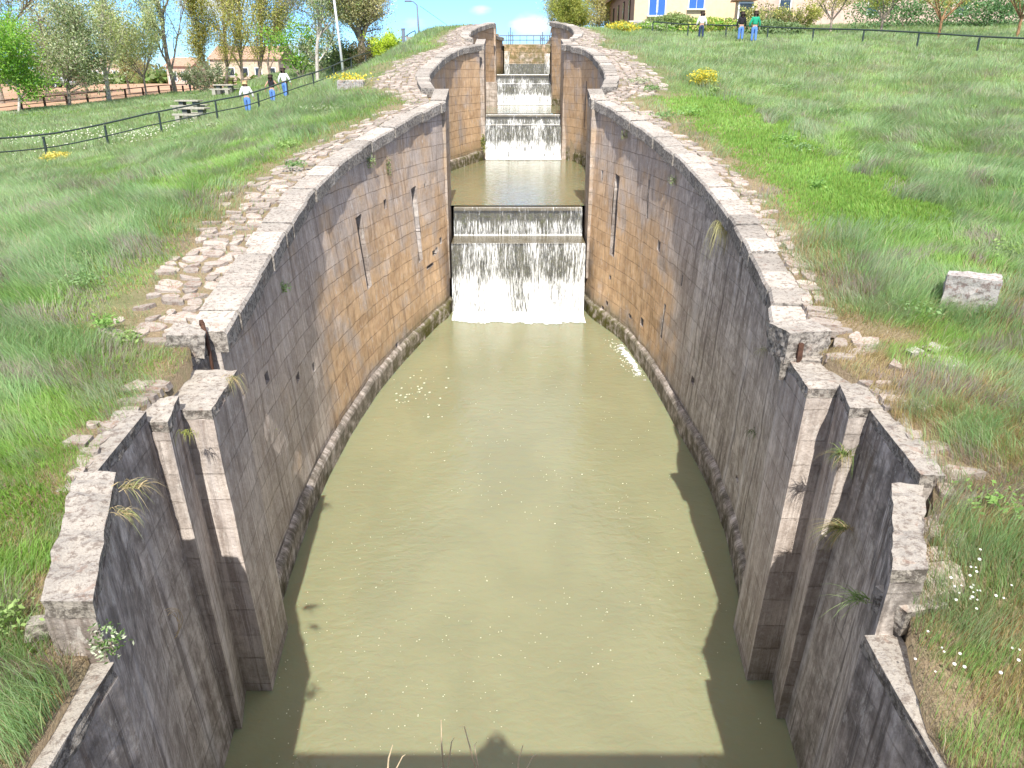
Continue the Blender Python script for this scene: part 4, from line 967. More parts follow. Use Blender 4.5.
# iron railing over the top gate
t=wthing('gate_footbridge','grey railed footbridge on top of the highest lock gate','footbridge',(1.4,82,11.1))
mb=MB(); mb.box((1.4,82,11.02),(5.6,.9,.16)); mb.build('deck',M['concrete'],t)
for dy in(-.4,.4):
    for z in (11.45,11.85):
        mb=MB(); mb.tube([(-1.2,82+dy,z),(4.1,82+dy,z)],.03,6); mb.build('rail',M['grey_metal'],t)
    for k in range(9): mb=MB(); mb.tube([(-1.2+k*.66,82+dy,11.1),(-1.2+k*.66,82+dy,11.88)],.028,6); mb.build('post',M['grey_metal'],t)
for x,h,lab in ((-.15,1.35,'left grey sluice winding post on the top gate footbridge'),(2.95,.95,'right grey sluice winding post on the top gate footbridge')):
    t=thing('sluice_gear',lab,'sluice gear',(x,81.5,11.0)); mb=MB(); mb.box((-.17,0,h/2-.3),(.08,.1,h+.2)); mb.box((.17,0,h/2-.3),(.08,.1,h+.2)); mb.box((0,0,h*.62),(.42,.14,.12)); mb.build('frame',M['grey_metal'],t)
    mb=MB(); mb.tube([(0,0,-.8),(0,0,h+.2)],.045,8); mb.build('spindle',M['grey_metal'],t)

# lamp posts
def lamp(label,px,py0,py1,y,lean,arm,m):
    b=mpy(px,py1,y); tp=mpy(px+lean,py0,y); t=wthing('street_lamp',label,'street lamp',(b[0],y,b[2]-.6))
    mb=MB(); mb.tube([(b[0],y,b[2]-1.0),tp],[.11,.06],8); mb.build('pole',m,t,smooth=True)
    mb=MB(); mb.tube([tp,(tp[0]+arm*.5,y,tp[2]+.25),(tp[0]+arm,y,tp[2]+.3)],[.05,.045,.04],6); mb.build('arm',m,t)
    mb=MB(); mb.box((tp[0]+arm*1.2,y,tp[2]+.28),(abs(arm)*.6+.2,.22,.12)); mb.build('lamp_head',m,t,bevel=.02)
lamp('grey lamp post with a short curved arm on the left skyline',420,5,44,70,-3,-.6,M['grey_metal'])
lamp('tall pale leaning lamp post between the sparse poplar and the large tree',343,-40,64,62,-14,-.8,M['whitep'])
b=mpy(404,47,58); t=wthing('marker_post','short dark slate blue post on the skyline left of the rock heap','post',(b[0],58,b[2])); mb=MB(); mb.box((b[0],58,b[2]+.35),(.22,.16,1.5)); mb.build('post_body',M['grey_metal'],t,bevel=.02); mb=MB(); mb.box((b[0],58,b[2]+1.14),(.27,.2,.07)); mb.build('cap',M['grey_metal'],t)

# picnic tables
def picnic(label,px,py,y,rz):
    x=mpy(px,py,y)[0]; t=thing('picnic_table',label,'picnic table',(x,y,g(x,y)-.02),rz,'concrete picnic tables on the left field')
    mb=MB(); mb.box((0,0,.72),(1.7,.75,.10)); mb.build('tabletop',M['concrete'],t,bevel=.015)
    for s in(-1,1): mb=MB(); mb.box((s*.5,0,.33),(.32,.45,.66)); mb.build('leg',M['concrete_dark'],t,bevel=.01)
    for s in(-1,1):
        mb=MB(); mb.box((0,s*.85,.40),(1.7,.32,.11)); b=mb.build('bench_seat',M['concrete'],t,bevel=.015)
        for q in(-1,1): mb=MB(); mb.box((q*.55,s*.85,.17),(.28,.3,.38)); mb.build('bench_leg',M['concrete'],b)
picnic('nearest pale concrete picnic table with benches, left of the walkers',194,110,48,-.15)
picnic('middle concrete picnic table just behind the nearest one',189,102,56,-.15)
picnic('farthest concrete picnic table, small, left of the fair haired walker',226,96,68,-.1)

# ------------------------------------------------------------------ people
def skin_mesh(name,verts,edges,rads,mat,parent,sub=1,root=0):
    me=bpy.data.meshes.new(name); me.from_pydata(verts,edges,[]); o=bpy.data.objects.new(name,me); C.objects.link(o)
    s=o.modifiers.new('s','SKIN'); s.use_smooth_shade=True
    sv=me.skin_vertices[0].data
    for i,r in enumerate(rads):
        r=(r,r) if not isinstance(r,tuple) else r; k_=1.2 if r[0]>.035 and name!='body' else 1.0; sv[i].radius=(r[0]*k_,r[1]*k_); sv[i].use_root=(i==root)
    ss=o.modifiers.new('ss','SUBSURF'); ss.levels=ss.render_levels=sub
    dg=bpy.context.evaluated_depsgraph_get(); m2=bpy.data.meshes.new_from_object(o.evaluated_get(dg)); bpy.data.objects.remove(o)
    m2.polygons.foreach_set('use_smooth',[True]*len(m2.polygons))
    o=bpy.data.objects.new(name,m2); C.objects.link(o); m2.materials.clear(); m2.materials.append(mat); o.parent=parent; return o
def person(label,loc,rz,top,bottom,hairm,stride=.18,longhair=False,sleeves=True,arms='walk',h=1.7,armout=0,bend=0,sleeve_len=.9):
    t=thing('person',label,'person',loc,rz); k=h/1.72
    def S(v): return [tuple(c*k for c in p) for p in v]
    hipz=.93
    LA,RA=(-.10,stride,.06),(.10,-stride,.06)
    sh=1.42; 
    if arms=='walk': LE,LW=(-.27-armout,-.04,1.14),(-.28-armout*1.6,-.02+.10,.90); RE,RW=(.27+armout,.04,1.14),(.28+armout*1.6,.12,.91)
    else: LE,LW=(-.40,.04,1.28),(-.12,.26,1.55); RE,RW=(.40,.04,1.28),(.12,.26,1.55)
    G_=1.18
    v=[(0,0,hipz),(0,-.01,1.12),(0,-.01,1.32),(0,-.01,1.43),(0,0,1.50),(0,.01,1.56),(0,.02,1.64),(0,.01,1.70),
       (-.17,0,sh),LE,LW,(.17,0,sh),RE,RW,(-.10,0,.86),(-.10,stride*.55,.50),LA,(.10,0,.86),(.10,-stride*.35,.50),RA,(LA[0],LA[1]+.14,.03),(RA[0],RA[1]+.14,.03),(0,.115,1.60)]
    e=[(0,1),(1,2),(2,3),(3,4),(4,5),(5,6),(6,7),(3,8),(8,9),(9,10),(3,11),(11,12),(12,13),(0,14),(14,15),(15,16),(0,17),(17,18),(18,19),(16,20),(19,21),(5,22)]
    r=[(.14,.10),(.125,.095),(.15,.10),(.10,.08),.052,.085,.098,.06,.062,.042,.028,.062,.042,.028,.085,.058,.04,.085,.058,.04,.03,.03,.012]
    for s,w in ((-1,10),(1,13)):
        wx,wy,wz=v[w]; el=Vector(v[w-1]); d=(Vector(v[w])-el).normalized(); b=len(v)
        pal=Vector(v[w])+d*.07; v.append(tuple(pal)); e.append((w,b)); r.append((.032,.018))
        side=Vector((0,1,0)) if abs(d.y)<.8 else Vector((1,0,0)); side=(side-d*side.dot(d)).normalized(); curl=Vector((-s,0,0))
        for q,(off,L) in enumerate(((-.030,.065),(-.010,.08),(.011,.075),(.030,.058))):
            p1=pal+side*off+d*.03; p2=p1+d*L*.55+curl*.012; p3=p2+d*L*.4+curl*.022; i=len(v); v+= [tuple(p1),tuple(p2),tuple(p3)]; e+=[(b,i),(i,i+1),(i+1,i+2)]; r+=[.0095,.009,.0075]
        th=Vector(v[w])+d*.025+side*.03; i=len(v); v+=[tuple(th),tuple(th+side*.02+d*.03),tuple(th+side*.022+d*.055)]; e+=[(w,i),(i,i+1),(i+1,i+2)]; r+=[.012,.010,.008]
    skin_mesh('body',S(v),e,r,M['skin'],t,1)
    # trousers
    tv=[v[0],(0,0,1.03),v[14],v[15],(v[16][0],v[16][1],.10),v[17],v[18],(v[19][0],v[19][1],.10)]
    skin_mesh('trousers',S(tv),[(0,1),(0,2),(2,3),(3,4),(0,5),(5,6),(6,7)],[(.155,.12),(.14,.11),.10,.075,.062,.10,.075,.062],M[bottom],t,1)
    # shirt
    f=sleeve_len
    lw=tuple(Vector(v[9]).lerp(Vector(v[10]),f)); rw=tuple(Vector(v[12]).lerp(Vector(v[13]),f))
    sv=[(0,0,1.00),(0,-.01,1.14),(0,-.01,1.33),(0,-.01,1.44),v[8],v[9],lw,v[11],v[12],rw]; se=[(0,1),(1,2),(2,3),(3,4),(3,7)]; sr=[(.165,.125),(.15,.115),(.175,.122),(.10,.08),.082,.058,.045,.082,.058,.045]
    if sleeves: se+=[(4,5),(5,6),(7,8),(8,9)]
    else: sv=sv[:5]+[v[11]]; se=[(0,1),(1,2),(2,3),(3,4),(3,5)]; sr=sr[:4]+[.068,.068]
    skin_mesh('shirt',S(sv),se,sr,M[top],t,1)
    hv=[(0,-.02,1.66),(0,-.01,1.73),(0,-.05,1.62)]; he=[(0,1),(0,2)]; hr=[.112,.07,.10]
    if longhair: hv+=[(0,-.09,1.50),(0,-.10,1.38)]; he+=[(2,3),(3,4)]; hr+=[.075,.045]
    skin_mesh('hair',S(hv),he,hr,M[hairm],t,1)
    for a in (v[16],v[19]):
        mb=MB(); mb.box((a[0]*k,(a[1]+.05)*k,.045),(.10,.27,.09)); mb.build('shoe',M['blackcloth'],t,bevel=.03)
    return t
def pl(px,y): x=mpy(px,100,y)[0]; return (x,y,g(x,y)+.02)
person('fair haired walker in a white shirt and blue jeans behind the left handrail',pl(247,45.5),.1,'whitecloth','denim','hairblond',.12,armout=.05)
person('dark haired walker in a black sleeveless top and blue jeans with arms out',pl(273,51),.05,'blackcloth','denim','hair',.1,True,False,armout=.10,h=1.66)
person('walker in a white shirt and dark jeans, right of the black top walker',pl(286,53),-.1,'whitecloth','denim','hair',.2,armout=.06,h=1.75)
person('white topped walker in dark trousers alone behind the right handrail',pl(695.5,57),.1,'whitecloth','darkdenim','hair',.08,armout=.05,h=1.62)
person('dark haired person in a black top and pale jeans left of the green shirt',pl(734,53.5),.15,'blackcloth','denim','hair',.05,True,armout=.02,h=1.64)
person('person in a bright green long sleeved top and light jeans behind the right handrail',pl(747,52.5),0,'greencloth','denim','hair',.06,armout=.03,h=1.72)
x=mpy(189,80,95)[0]; person('distant person in a red top beyond the brown fence',(x,95,g(x,95)+.1),2.5,'redcloth','darkdenim','hair',.1,h=1.75)
person('photographer standing on the bridge with both arms raised to hold the camera',(0,-.33,6.62),0,'darkdenim','darkdenim','hair',.0,arms='up',h=1.80)

# ------------------------------------------------------------------ bridge under the camera
t=wthing('stone_bridge','stone bridge the picture is taken from, with a low parapet in the middle','bridge',(0,-2,6.4))
mb=MB(); mb.box((0,-1.85,6.35),(9.0,5.1,.5)); mb.build('deck',M['block'],t)
for y in (.49,-4.2):
    mb=MB(); mb.box((0,y,6.95),(9.0,.42,.70)); mb.build('parapet',M['block'],t,bevel=.02)
for s in(-1,1): mb=MB(); mb.box((s*3.75,-1.9,2.5),(1.5,4.9,7.1)); mb.build('abutment',M['wall'],t)

# ------------------------------------------------------------------ trees
def tree(name,label,px,pyb,y,h,style,leafc,nleaf,ls,bark='bark',seed=1,spread=.3,group=None,r0=None,ground=True,lean=0):
    b=mpy(px,pyb,y); zg=g(b[0],y) if ground else b[2]
    if group and style!='vase' and style!='weep' and 'pruned' not in group: h*=1.2
    t=wthing(name,label,'tree' if style!='bush' else 'bush',(b[0],y,zg),group); R=random.Random(seed); mb=MB(); tips=[]
    x0=b[0]; r0=r0 or h*.014
    def branch(p,d,L,r,lv,up):
        pts=[p]; rad=[r]; n=4
        for i in range(n):
            d=(d+Vector((R.gauss(0,.13),R.gauss(0,.13),R.gauss(0,.08)+up))).normalized(); pts.append(pts[-1]+d*L/n); rad.append(r*(1-.75*(i+1)/n))
        mb.tube(pts,rad,5 if lv else 8,cap=False)
        if lv>=2 or L<h*.06:
            tips.extend(pts[1:]); return
        if lv>0: tips.extend(pts[2:])
        k={0:18,1:8}[lv]
        for i in range(k):
            f=R.uniform(.13,1) if lv==0 else R.uniform(.2,1); q=f*n; i0=min(int(q),n-1); pp=pts[i0].lerp(pts[i0+1],q-i0)
            a=R.uniform(0,2*pi); o=Vector((math.cos(a),math.sin(a),0)); 
            branch(pp,(d*up_w+o*spread_w+Vector((0,0,.25))).normalized(),L*R.uniform(.35,.6)*(1 if lv else sp),r*.45,lv+1,up)
    base=Vector((x0,y,zg-.2))
    if style=='poplar': up_w,spread_w,sp=1.0,.45,.8; branch(base,Vector((lean,0,1)).normalized(),h*.92,r0,0,.02)
    elif style=='weep': up_w,spread_w,sp=1.4,.50,.9; branch(base,Vector((lean,0,1)),h*.9,r0,0,.03)
    elif style=='round':
        up_w,spread_w,sp=.5,.9,.9; branch(base,Vector((lean,0,1)),h*.72,r0,0,.0)
    elif style=='vase':
        up_w,spread_w,sp=.6,.7,1.
        mb.tube([base,base+Vector((0,0,h*.28))],[r0,r0*.8],8)
        for k in range(6):
            a=k*1.05+R.uniform(-.3,.3); branch(base+Vector((0,0,h*.25)),Vector((math.cos(a)*.75,math.sin(a)*.75,1)).normalized(),h*.75,r0*.55,1,.03)
    elif style=='big':
        up_w,spread_w,sp=.7,.8,.8
        top=base+Vector((0,0,h*.25)); mb.tube([base,top],[r0,r0*.75],10)
        for a,l in ((.3,.95),(2.8,.9),(1.6,.8),(4.4,.75),(5.5,.8)): branch(top,Vector((math.cos(a)*.5,math.sin(a)*.5,1)).normalized(),h*.7*l,r0*.5,0,.0)
    elif style=='bush':
        up_w,spread_w,sp=.5,.9,1.
        for k in range(7): a=R.uniform(0,6.28); branch(base,Vector((math.cos(a)*spread*2,math.sin(a)*spread*2,1)).normalized(),h*.85,r0,1,0.)
    mb.build('trunk' if style!='bush' else 'stem',M[bark],t)
    nleaf=int(nleaf*(4.6 if style!='bush' else 1.4)); tp=np.array([tuple(p) for p in tips]); c=tp[rng.integers(0,len(tp),nleaf)]+rng.normal(0,1,(nleaf,3))*h*np.array([.036,.036,.036])*(1.5 if style in('bush','round') else 1)
    if style=='weep': c[:,2]-=np.abs(rng.normal(0,h*.03,nleaf))
    if style=='bush': c[:,2]=np.maximum(c[:,2],zg+.05)
    leaves(c,ls*(.56 if style!='bush' else .9),leafc,'crown' if style!='bush' else 'foliage',t)
    return t
GREY=[(.33,.37,.22),(.42,.44,.30),(.27,.32,.17)]; PALE=[(.40,.46,.20),(.48,.50,.28),(.32,.38,.17)]; YG=[(.26,.30,.06),(.34,.33,.09),(.2,.24,.06)]; OCH=[(.46,.44,.15),(.40,.40,.15),(.52,.46,.19)]
BR=[(.17,.33,.04),(.12,.26,.04),(.25,.38,.07)]; DK=[(.12,.17,.06),(.16,.20,.08),(.08,.12,.05)]; BRN=[(.40,.34,.20),(.34,.31,.17),(.46,.38,.25)]
GL='trees along the far side of the picnic field'
tree('broadleaf_tree','small bright green tree by the fence at the left edge',18,113,69,7.2,'round',BR,3000,.24,'barkpale',1,.3,GL)
tree('broadleaf_tree','large sparse grey green tree filling the top left corner',2,100,82,15,'big',GREY,5200,.24,'bark',2,.3,GL)
tree('broadleaf_tree','dark olive twin stemmed tree right of the bright green one',70,108,74,9.5,'round',DK+GREY,3600,.22,'bark',3,.3,GL)
tree('poplar_tree','sparse pale poplar with a whitish trunk, first of the tall ones from the left',110,104,80,13.5,'poplar',PALE,3200,.20,'barkpale',4,.3,GL)
tree('broadleaf_tree','many stemmed pale tree with bare lower branches behind the fence',147,98,86,8.5,'vase',GREY+PALE,2800,.22,'bark',5,.3,GL)
tree('poplar_tree','tall open poplar with blue sky through it, left of the ochre row',176,94,90,16,'poplar',PALE,3200,.20,'bark',6,.35,GL,lean=-.05)
tree('broadleaf_tree','brownish budding tree low behind the fence left of the tall open poplar',130,96,100,9,'round',BRN+PALE,2600,.22,'bark',7,.3,GL)
tree('broadleaf_tree','hazy brown budding tree between two taller pale ones',90,98,105,10,'round',BRN+GREY,2600,.22,'bark',17,.3,GL)
tree('broadleaf_tree','grey budding tree behind the dark olive one',48,100,100,12,'round',GREY,3000,.24,'bark',18,.3,GL)
for k,(px,hh,lab) in enumerate(((207,12,'first and leftmost ochre green poplar of the row'),(226,14.5,'second ochre green poplar of the row from the left'),(243,16,'third, tallest ochre green poplar of the row'),(258,15.5,'fourth ochre green poplar of the row from the left'),(273,13.5,'rightmost ochre green poplar of the row with drooping twigs'))):
    tree('poplar_tree',lab,px,88,105,hh,'weep',OCH+YG,4200,.22,'bark',20+k,.25,'row of ochre poplars behind the fence')
tree('round_bush','round grey olive bush at the fence behind the picnic tables',209,97,84,3.6,'bush',[(.15,.18,.10),(.22,.24,.15)],2200,.16,'bark',30,.4)
tree('poplar_tree','sparse poplar with a pale trunk left of the leaning lamp post',317,78,64,10.5,'poplar',GREY+[(.2,.3,.08)],2800,.17,'barkpale',31,.3)
tree('round_bush','bright green shrub under the sparse poplar near the leaning lamp post',301,82,70,4.2,'bush',BR,1800,.17,'bark',32,.25)
tree('round_bush','dark rounded shrub right of the sparse poplar trunk',327,74,68,3.4,'bush',DK+GREY,2000,.15,'bark',33,.35)
tree('big_tree','big forked tree with olive foliage on the left skyline',362,52,66,8.5,'big',[(.42,.40,.20),(.34,.34,.16),(.48,.43,.24)],8500,.15,'bark',34,.3,None,.36)
tree('broadleaf_tree','purplish budding tree behind the big forked tree',338,60,80,11,'round',[(.22,.19,.20),(.2,.22,.14)],2300,.17,'bark',35,.3)
tree('round_bush','dark green bush at the foot of the big forked tree',350,60,67,2.4,'bush',DK,1900,.13,'bark',36,.45)
tree('round_bush','dark brown twiggy bush around the big forked trunk',366,54,64,2.6,'bush',[(.12,.10,.05),(.16,.14,.07)],1600,.12,'bark',37,.4)
tree('round_bush','vivid yellow green bush right of the big forked trunk',383,53,62,2.2,'bush',[(.32,.42,.03),(.4,.48,.06)],1900,.12,'bark',38,.35)
# right side
tree('broadleaf_tree','yellow green tree above the right end of the top gate',577,24,88,6.0,'round',YG,4200,.19,'bark',40,.3)
tree('broadleaf_tree','olive brown tree behind the right upper coping',600,24,95,9,'round',OCH+BRN,4200,.2,'bark',41,.3)
tree('broadleaf_tree','tall olive tree behind the yellow green one on the right skyline',562,26,105,10,'round',OCH+YG,3800,.2,'bark',42,.3)
tree('broadleaf_tree','small sparse leafed tree beside the white cloud',549,38,92,4.6,'poplar',GREY,900,.13,'bark',43,.3)
tree('broadleaf_tree','olive tree touching the brown side wall of the cream house',608,26,100,8,'round',OCH+DK,3200,.2,'bark',44,.3)
GP='pruned trees along the right slope path'
for k,(px,py,yy,hh,lab,lc) in enumerate(((831,26,62,4.2,'leftmost small pruned tree above the right handrail',OCH+YG),(881,31,58,4.6,'second pruned tree above the right handrail with a dark trunk',YG),(939,34,55,5.0,'third pruned tree with thin reddish fanning branches',YG+OCH),(1018,33,52,5.0,'pruned tree with orange bark at the upper right corner',OCH+YG))):
    tree('pruned_tree',lab,px,py,yy,hh,'vase',lc,1500,.13,'barkred' if k>1 else 'bark',50+k,.3,GP,.10)
for k,(px,py,yy,hh,lab,lc) in enumerate(((757,17,66,2.2,'dark rounded garden bush right of the green shirted person',DK+OCH),(781,17,66,2.3,'second dark garden bush above the right handrail',DK+BRN),(798,17,66,2.4,'ochre green garden bush left of the pruned trees',OCH+YG))):
    tree('round_bush',lab,px,py,yy,hh,'bush',lc,1800,.12,'bark',60+k,.4)
for k,(px,py,yy,r,lab,lc) in enumerate(((650,28,66,(2.0,1,.45),'long low rockery shrub under the blue windows, left part',GREY+BR),(675,22,67,(2.4,1,.8),'green shrub mass under the second blue window',[(.16,.22,.08),(.25,.3,.12)]),(715,22,66,(2.6,1,.7),'ochre tinged shrub mass in front of the house garden',OCH+BR),(770,26,62,(3.0,1,.6),'low green shrub mass left of the pruned trees',[(.15,.22,.1),(.22,.28,.14)]),(905,20,66,(5,1.5,1.8),'dark green shrub band behind the pruned trees',[(.11,.2,.09),(.16,.26,.12)]),(990,20,64,(4,1.5,1.8),'dark green shrub band at the upper right corner',[(.11,.2,.09),(.16,.26,.12)]))):
    x=mpy(px,py,yy)[0]; leafclump('low_shrub',lab,(x,yy,g(x,yy)-.1),6000,r,.13,lc,'shrub')
for k,px in enumerate((640,664,690,712)):
    x=mpy(px,30,68)[0]; stone('garden_rock',['leftmost pale rock of the house rockery','second pale rock of the house rockery from the left','third pale rock of the house rockery from the left','rightmost pale rock of the house rockery'][k],(x,68-k*.3,g(x,68)+.35),(1.7,.9,.8),.2*k,M['block'],.12,'rock')

# ------------------------------------------------------------------ buildings
def cream_house():
    t=wthing('cream_house','cream walled house with blue shuttered windows and a brown side wall','house',(10.7,75,12.0))
    z0,zt=11.6,15.7; x0,x1,y0,y1=10.75,21.5,75,94
    mb=MB(); mb.hexa([(x0+.002,y0,z0),(x1,y0,z0),(x1,y0+.35,z0),(x0+.002,y0+.35,z0),(x0+.002,y0,zt),(x1,y0,zt),(x1,y0+.35,zt),(x0+.002,y0+.35,zt)])
    i=[mb.vert(p) for p in ((x0,y0+.01,zt),(x1,y0+.01,zt),((x0+x1)/2,y0+.01,zt+3))]; mb.face(i); mb.build('front_wall',M['cream'],t)
    mb=MB(); mb.hexa([(x0,y0+.35,z0),(x0+.35,y0+.35,z0),(x0+.35,y1,z0),(x0,y1,z0),(x0,y0+.35,zt),(x0+.35,y0+.35,zt),(x0+.35,y1,zt),(x0,y1,zt)]); mb.build('side_wall',M['brownwall'],t)
    mb=MB(); mb.box((x1-.2,(y0+y1)/2,(z0+zt)/2),(.35,y1-y0-.8,zt-z0)); mb.box(((x0+x1)/2,y1-.2,(z0+zt)/2),(x1-x0-.8,.35,zt-z0)); mb.build('rear_wall',M['cream'],t)
    xm=(x0+x1)/2
    for s,xa in ((1,x0-.5),(-1,x1+.5)):
        mb=MB(); mb.hexa([(xa,y0-.5,zt-.15),(xm,y0-.5,zt+3.1),(xm,y1+.4,zt+3.1),(xa,y1+.4,zt-.15),(xa,y0-.5,zt+.05),(xm,y0-.5,zt+3.3),(xm,y1+.4,zt+3.3),(xa,y1+.4,zt+.05)]); mb.build('roof',M['tile'],t)
    for k,(pa,pb,pyb) in enumerate(((648.5,664.5,15),(688.5,703.5,8.5))):
        a=mpy(pa,pyb,75)
        b=mpy(pb,pyb,75); hgt=1.75
        fb=MB(); fb.box(((a[0]+b[0])/2,74.97,a[2]+hgt/2),(b[0]-a[0]+.14,.08,hgt+.12)); w=fb.build('window',M['whitep'],t)
        for s in(-1,1):
            sb=MB(); cx=(a[0]+b[0])/2+s*(b[0]-a[0])/4; sb.box((cx,74.90,a[2]+hgt/2),((b[0]-a[0])/2-.05,.07,hgt)); 
            o=sb.build('shutter',M['blue'],w)
        sb=MB(); sb.box(((a[0]+b[0])/2,74.85,a[2]-.08),(b[0]-a[0]+.3,.3,.10)); sb.build('sill',M['whitep'],w)
        if k==0:
            for s in(-1,1):
                sb=MB(); sb.box(((a[0]+b[0])/2+s*.06,74.855,a[2]+hgt*.4),(.03,.03,hgt*.6)); sb.build('handle',M['whitep'],w)
    for k in range(4):
        yy=78+k*4; mb=MB(); mb.box((x0-.03,yy,13.7),(.08,.9,2.2)); w=mb.build('window',M['rust'],t)
        mb=MB(); mb.box((x0-.08,yy,13.7),(.03,.7,2.0)); mb.build('pane',M['glass'],w)
cream_house()
def house(label,x0,x1,y,d,z0,h,wm,rm,rise,nw,name='house'):
    t=wthing(name,label,'house',((x0+x1)/2,y,z0)); mb=MB(); mb.box(((x0+x1)/2,y+d/2,z0+h/2),(x1-x0,d,h)); mb.build('wall',M[wm],t)
    mb=MB(); e=.4; a=[mb.vert(p) for p in ((x0-e,y-e,z0+h+.01),(x1+e,y-e,z0+h+.01),(x1+e,y+d+e,z0+h+.01),(x0-e,y+d+e,z0+h+.01),(x0-e,y+d/2,z0+h+rise),(x1+e,y+d/2,z0+h+rise))]
    for f in ((0,1,5,4),(2,3,4,5),(1,2,5),(3,0,4),(3,2,1,0)): mb.face([a[k] for k in f])
    mb.build('roof',M[rm],t)
    for k in range(nw):
        xx=x0+(x1-x0)*(k+.5)/nw; mb=MB(); mb.box((xx,y-.03,z0+h*.55),(1.3,.1,1.5)); w=mb.build('window',M['whitep'],t); mb=MB(); mb.box((xx,y-.09,z0+h*.55),(1.05,.04,1.25)); mb.build('pane',M['glass'],w)
def hx(px,y): return mpy(px,80,y)[0]
house('long orange brick building behind the row of ochre poplars',hx(212,150),hx(280,150),150,12,6.3,4.6,'brick','tile',2.4,5)
house('white low outbuilding left of the orange brick building',hx(168,135),hx(192,135),135,8,6.2,3.4,'pinkwall','tile',1.4,2)
house('pale low house with a grey roof behind the dark olive tree',hx(44,130),hx(60,130),130,8,6.4,3.4,'pinkwall','greyroof',1.6,2)
house('pink walled house behind the sparse pale poplar',hx(92,170),hx(122,170),170,10,6.4,3.6,'pinkwall','tile',1.8,3)
house('white distant building right of the ochre poplars',hx(284,160),hx(306,160),160,8,6.6,3.2,'whitep','greyroof',1.0,3)
house('pinkish long house behind the pruned trees on the right',23.5,60,88,10,12.3,4.6,'pinkwall','tile',2.0,4)
house('brick garden shed right of the cream house windows',mpy(740,6,72)[0],mpy(752,6,72)[0],72,1.5,12.2,1.9,'brick','tile',.4,1,'garden_shed')
# parked cars far left
def car(label,px,y,m,rz):
    x=hx(px,y); t=thing('parked_car',label,'car',(x,y,g(x,y)+.1),rz); mb=MB()
    prof=[(-2.1,.35),(2.1,.35),(2.15,.75),(1.3,.92),(.55,1.42),(-1.0,1.45),(-1.75,.98),(-2.12,.85)]
    a=[mb.vert((p[0],-.85,p[1])) for p in prof]; b=[mb.vert((p[0],.85,p[1])) for p in prof]
    mb.face(a); mb.face(b[::-1])
    for k in range(8): mb.face((a[k],b[k],b[(k+1)%8],a[(k+1)%8]))
    mb.build('body',M[m],t,bevel=.06)
    for s in(-1,1):
        mb=MB(); q=[(-1.35,.98),(1.05,.98),(.48,1.36),(-.95,1.38)]; i=[mb.vert((u,s*.862,w)) for u,w in q]; mb.face(i); mb.build('side_window',M['glass'],t)
        for u in(-1.3,1.35):
            mb=MB(); mb.tube([(u,s*.70,.33),(u,s*.88,.33)],.33,16); w=mb.build('wheel',M['tyre'],t); mb=MB(); mb.tube([(u,s*.885,.33),(u,s*.895,.33)],.19,12); mb.build('rim',M['carpaint'],w)
car('silver car parked beyond the bare soil, left of the pale poplar',58,125,'carpaint',.1)
car('black car parked beside the silver one beyond the bare soil',47,124,'blackcloth',.1)
# distant hedge lines as stuff
def hedge(label,x0,x1,y,h,n,cols):
    x=rng.uniform(x0,x1,n); z=G(x,0*x+y)+rng.random(n)*h*(.5+fbm(x*.12,y)); c=np.stack([x,y+rng.normal(0,1.5,n),z],1)
    o=leaves(c,.9,cols,'far_woodland',None); put(o,label,'woodland',kind='stuff')
hedge('far line of hedges and trees on the horizon at left',-260,-20,215,5,9000,[(.13,.16,.07),(.2,.2,.1),(.25,.23,.14)])
hedge('low green hedge beyond the bare soil field',-110,-40,152,1.6,5000,[(.11,.18,.05),(.16,.2,.08)])
# thin overhead wire
t=wthing('overhead_wire','thin overhead wire crossing the sky above the left skyline','wire',(-8,70,15)); mb=MB(); a=mpy(420,6,70); b=mpy(470,34,100)
mb.tube([a,tuple((np.array(a)+np.array(b))/2-np.array([0,0,.4])),b],.02,4); mb.build('cable',M['grey_metal'],t)

# ------------------------------------------------------------------ camera, light, world
sc=bpy.context.scene
cam=bpy.data.objects.new('camera',bpy.data.cameras.new('camera')); C.objects.link(cam); sc.camera=cam
cam.location=(0,0,CZ); cam.rotation_euler=(pi/2-PITCH,0,0); cam.data.sensor_width=36; cam.data.lens=FPX/1024*36; cam.data.clip_end=6000; cam.data.clip_start=.02
ELEV=math.radians(46.5); AZ=math.radians(1.5)   # sun behind the camera, a touch to the right
sun=bpy.data.objects.new('sun',bpy.data.lights.new('sun','SUN')); C.objects.link(sun)
sun.data.energy=2.9; sun.data.angle=math.radians(.53); sun.data.color=(1,.955,.89)
d=Vector((-math.sin(AZ)*math.cos(ELEV),math.cos(AZ)*math.cos(ELEV),-math.sin(ELEV)))
sun.rotation_euler=d.to_track_quat('-Z','Y').to_euler()
w=bpy.data.worlds.new('World'); sc.world=w; w.use_nodes=True; nt=w.node_tree; nt.nodes.clear()
out=nt.nodes.new('ShaderNodeOutputWorld'); bg=nt.nodes.new('ShaderNodeBackground'); sky=nt.nodes.new('ShaderNodeTexSky'); sky.sky_type='NISHITA'; sky.sun_disc=False
sky.sun_elevation=ELEV; sky.sun_rotation=math.pi-AZ; sky.air_density=1.0; sky.dust_density=.2; sky.ozone_density=3.0
bg.inputs[1].default_value=.15
tc=nt.nodes.new('ShaderNodeTexCoord')
def wn(t,**k):
    n=nt.nodes.new('ShaderNode'+t)
    for a,b in k.items(): setattr(n,a,b)
    return n
mp=wn('Mapping'); mp.inputs['Scale'].default_value=(6,6,16); nt.links.new(tc.outputs['Generated'],mp.inputs[0])
no=wn('TexNoise'); no.inputs['Scale'].default_value=1.6; no.inputs['Detail'].default_value=8; no.inputs['Roughness'].default_value=.6; nt.links.new(mp.outputs[0],no.inputs['Vector'])
acc=None
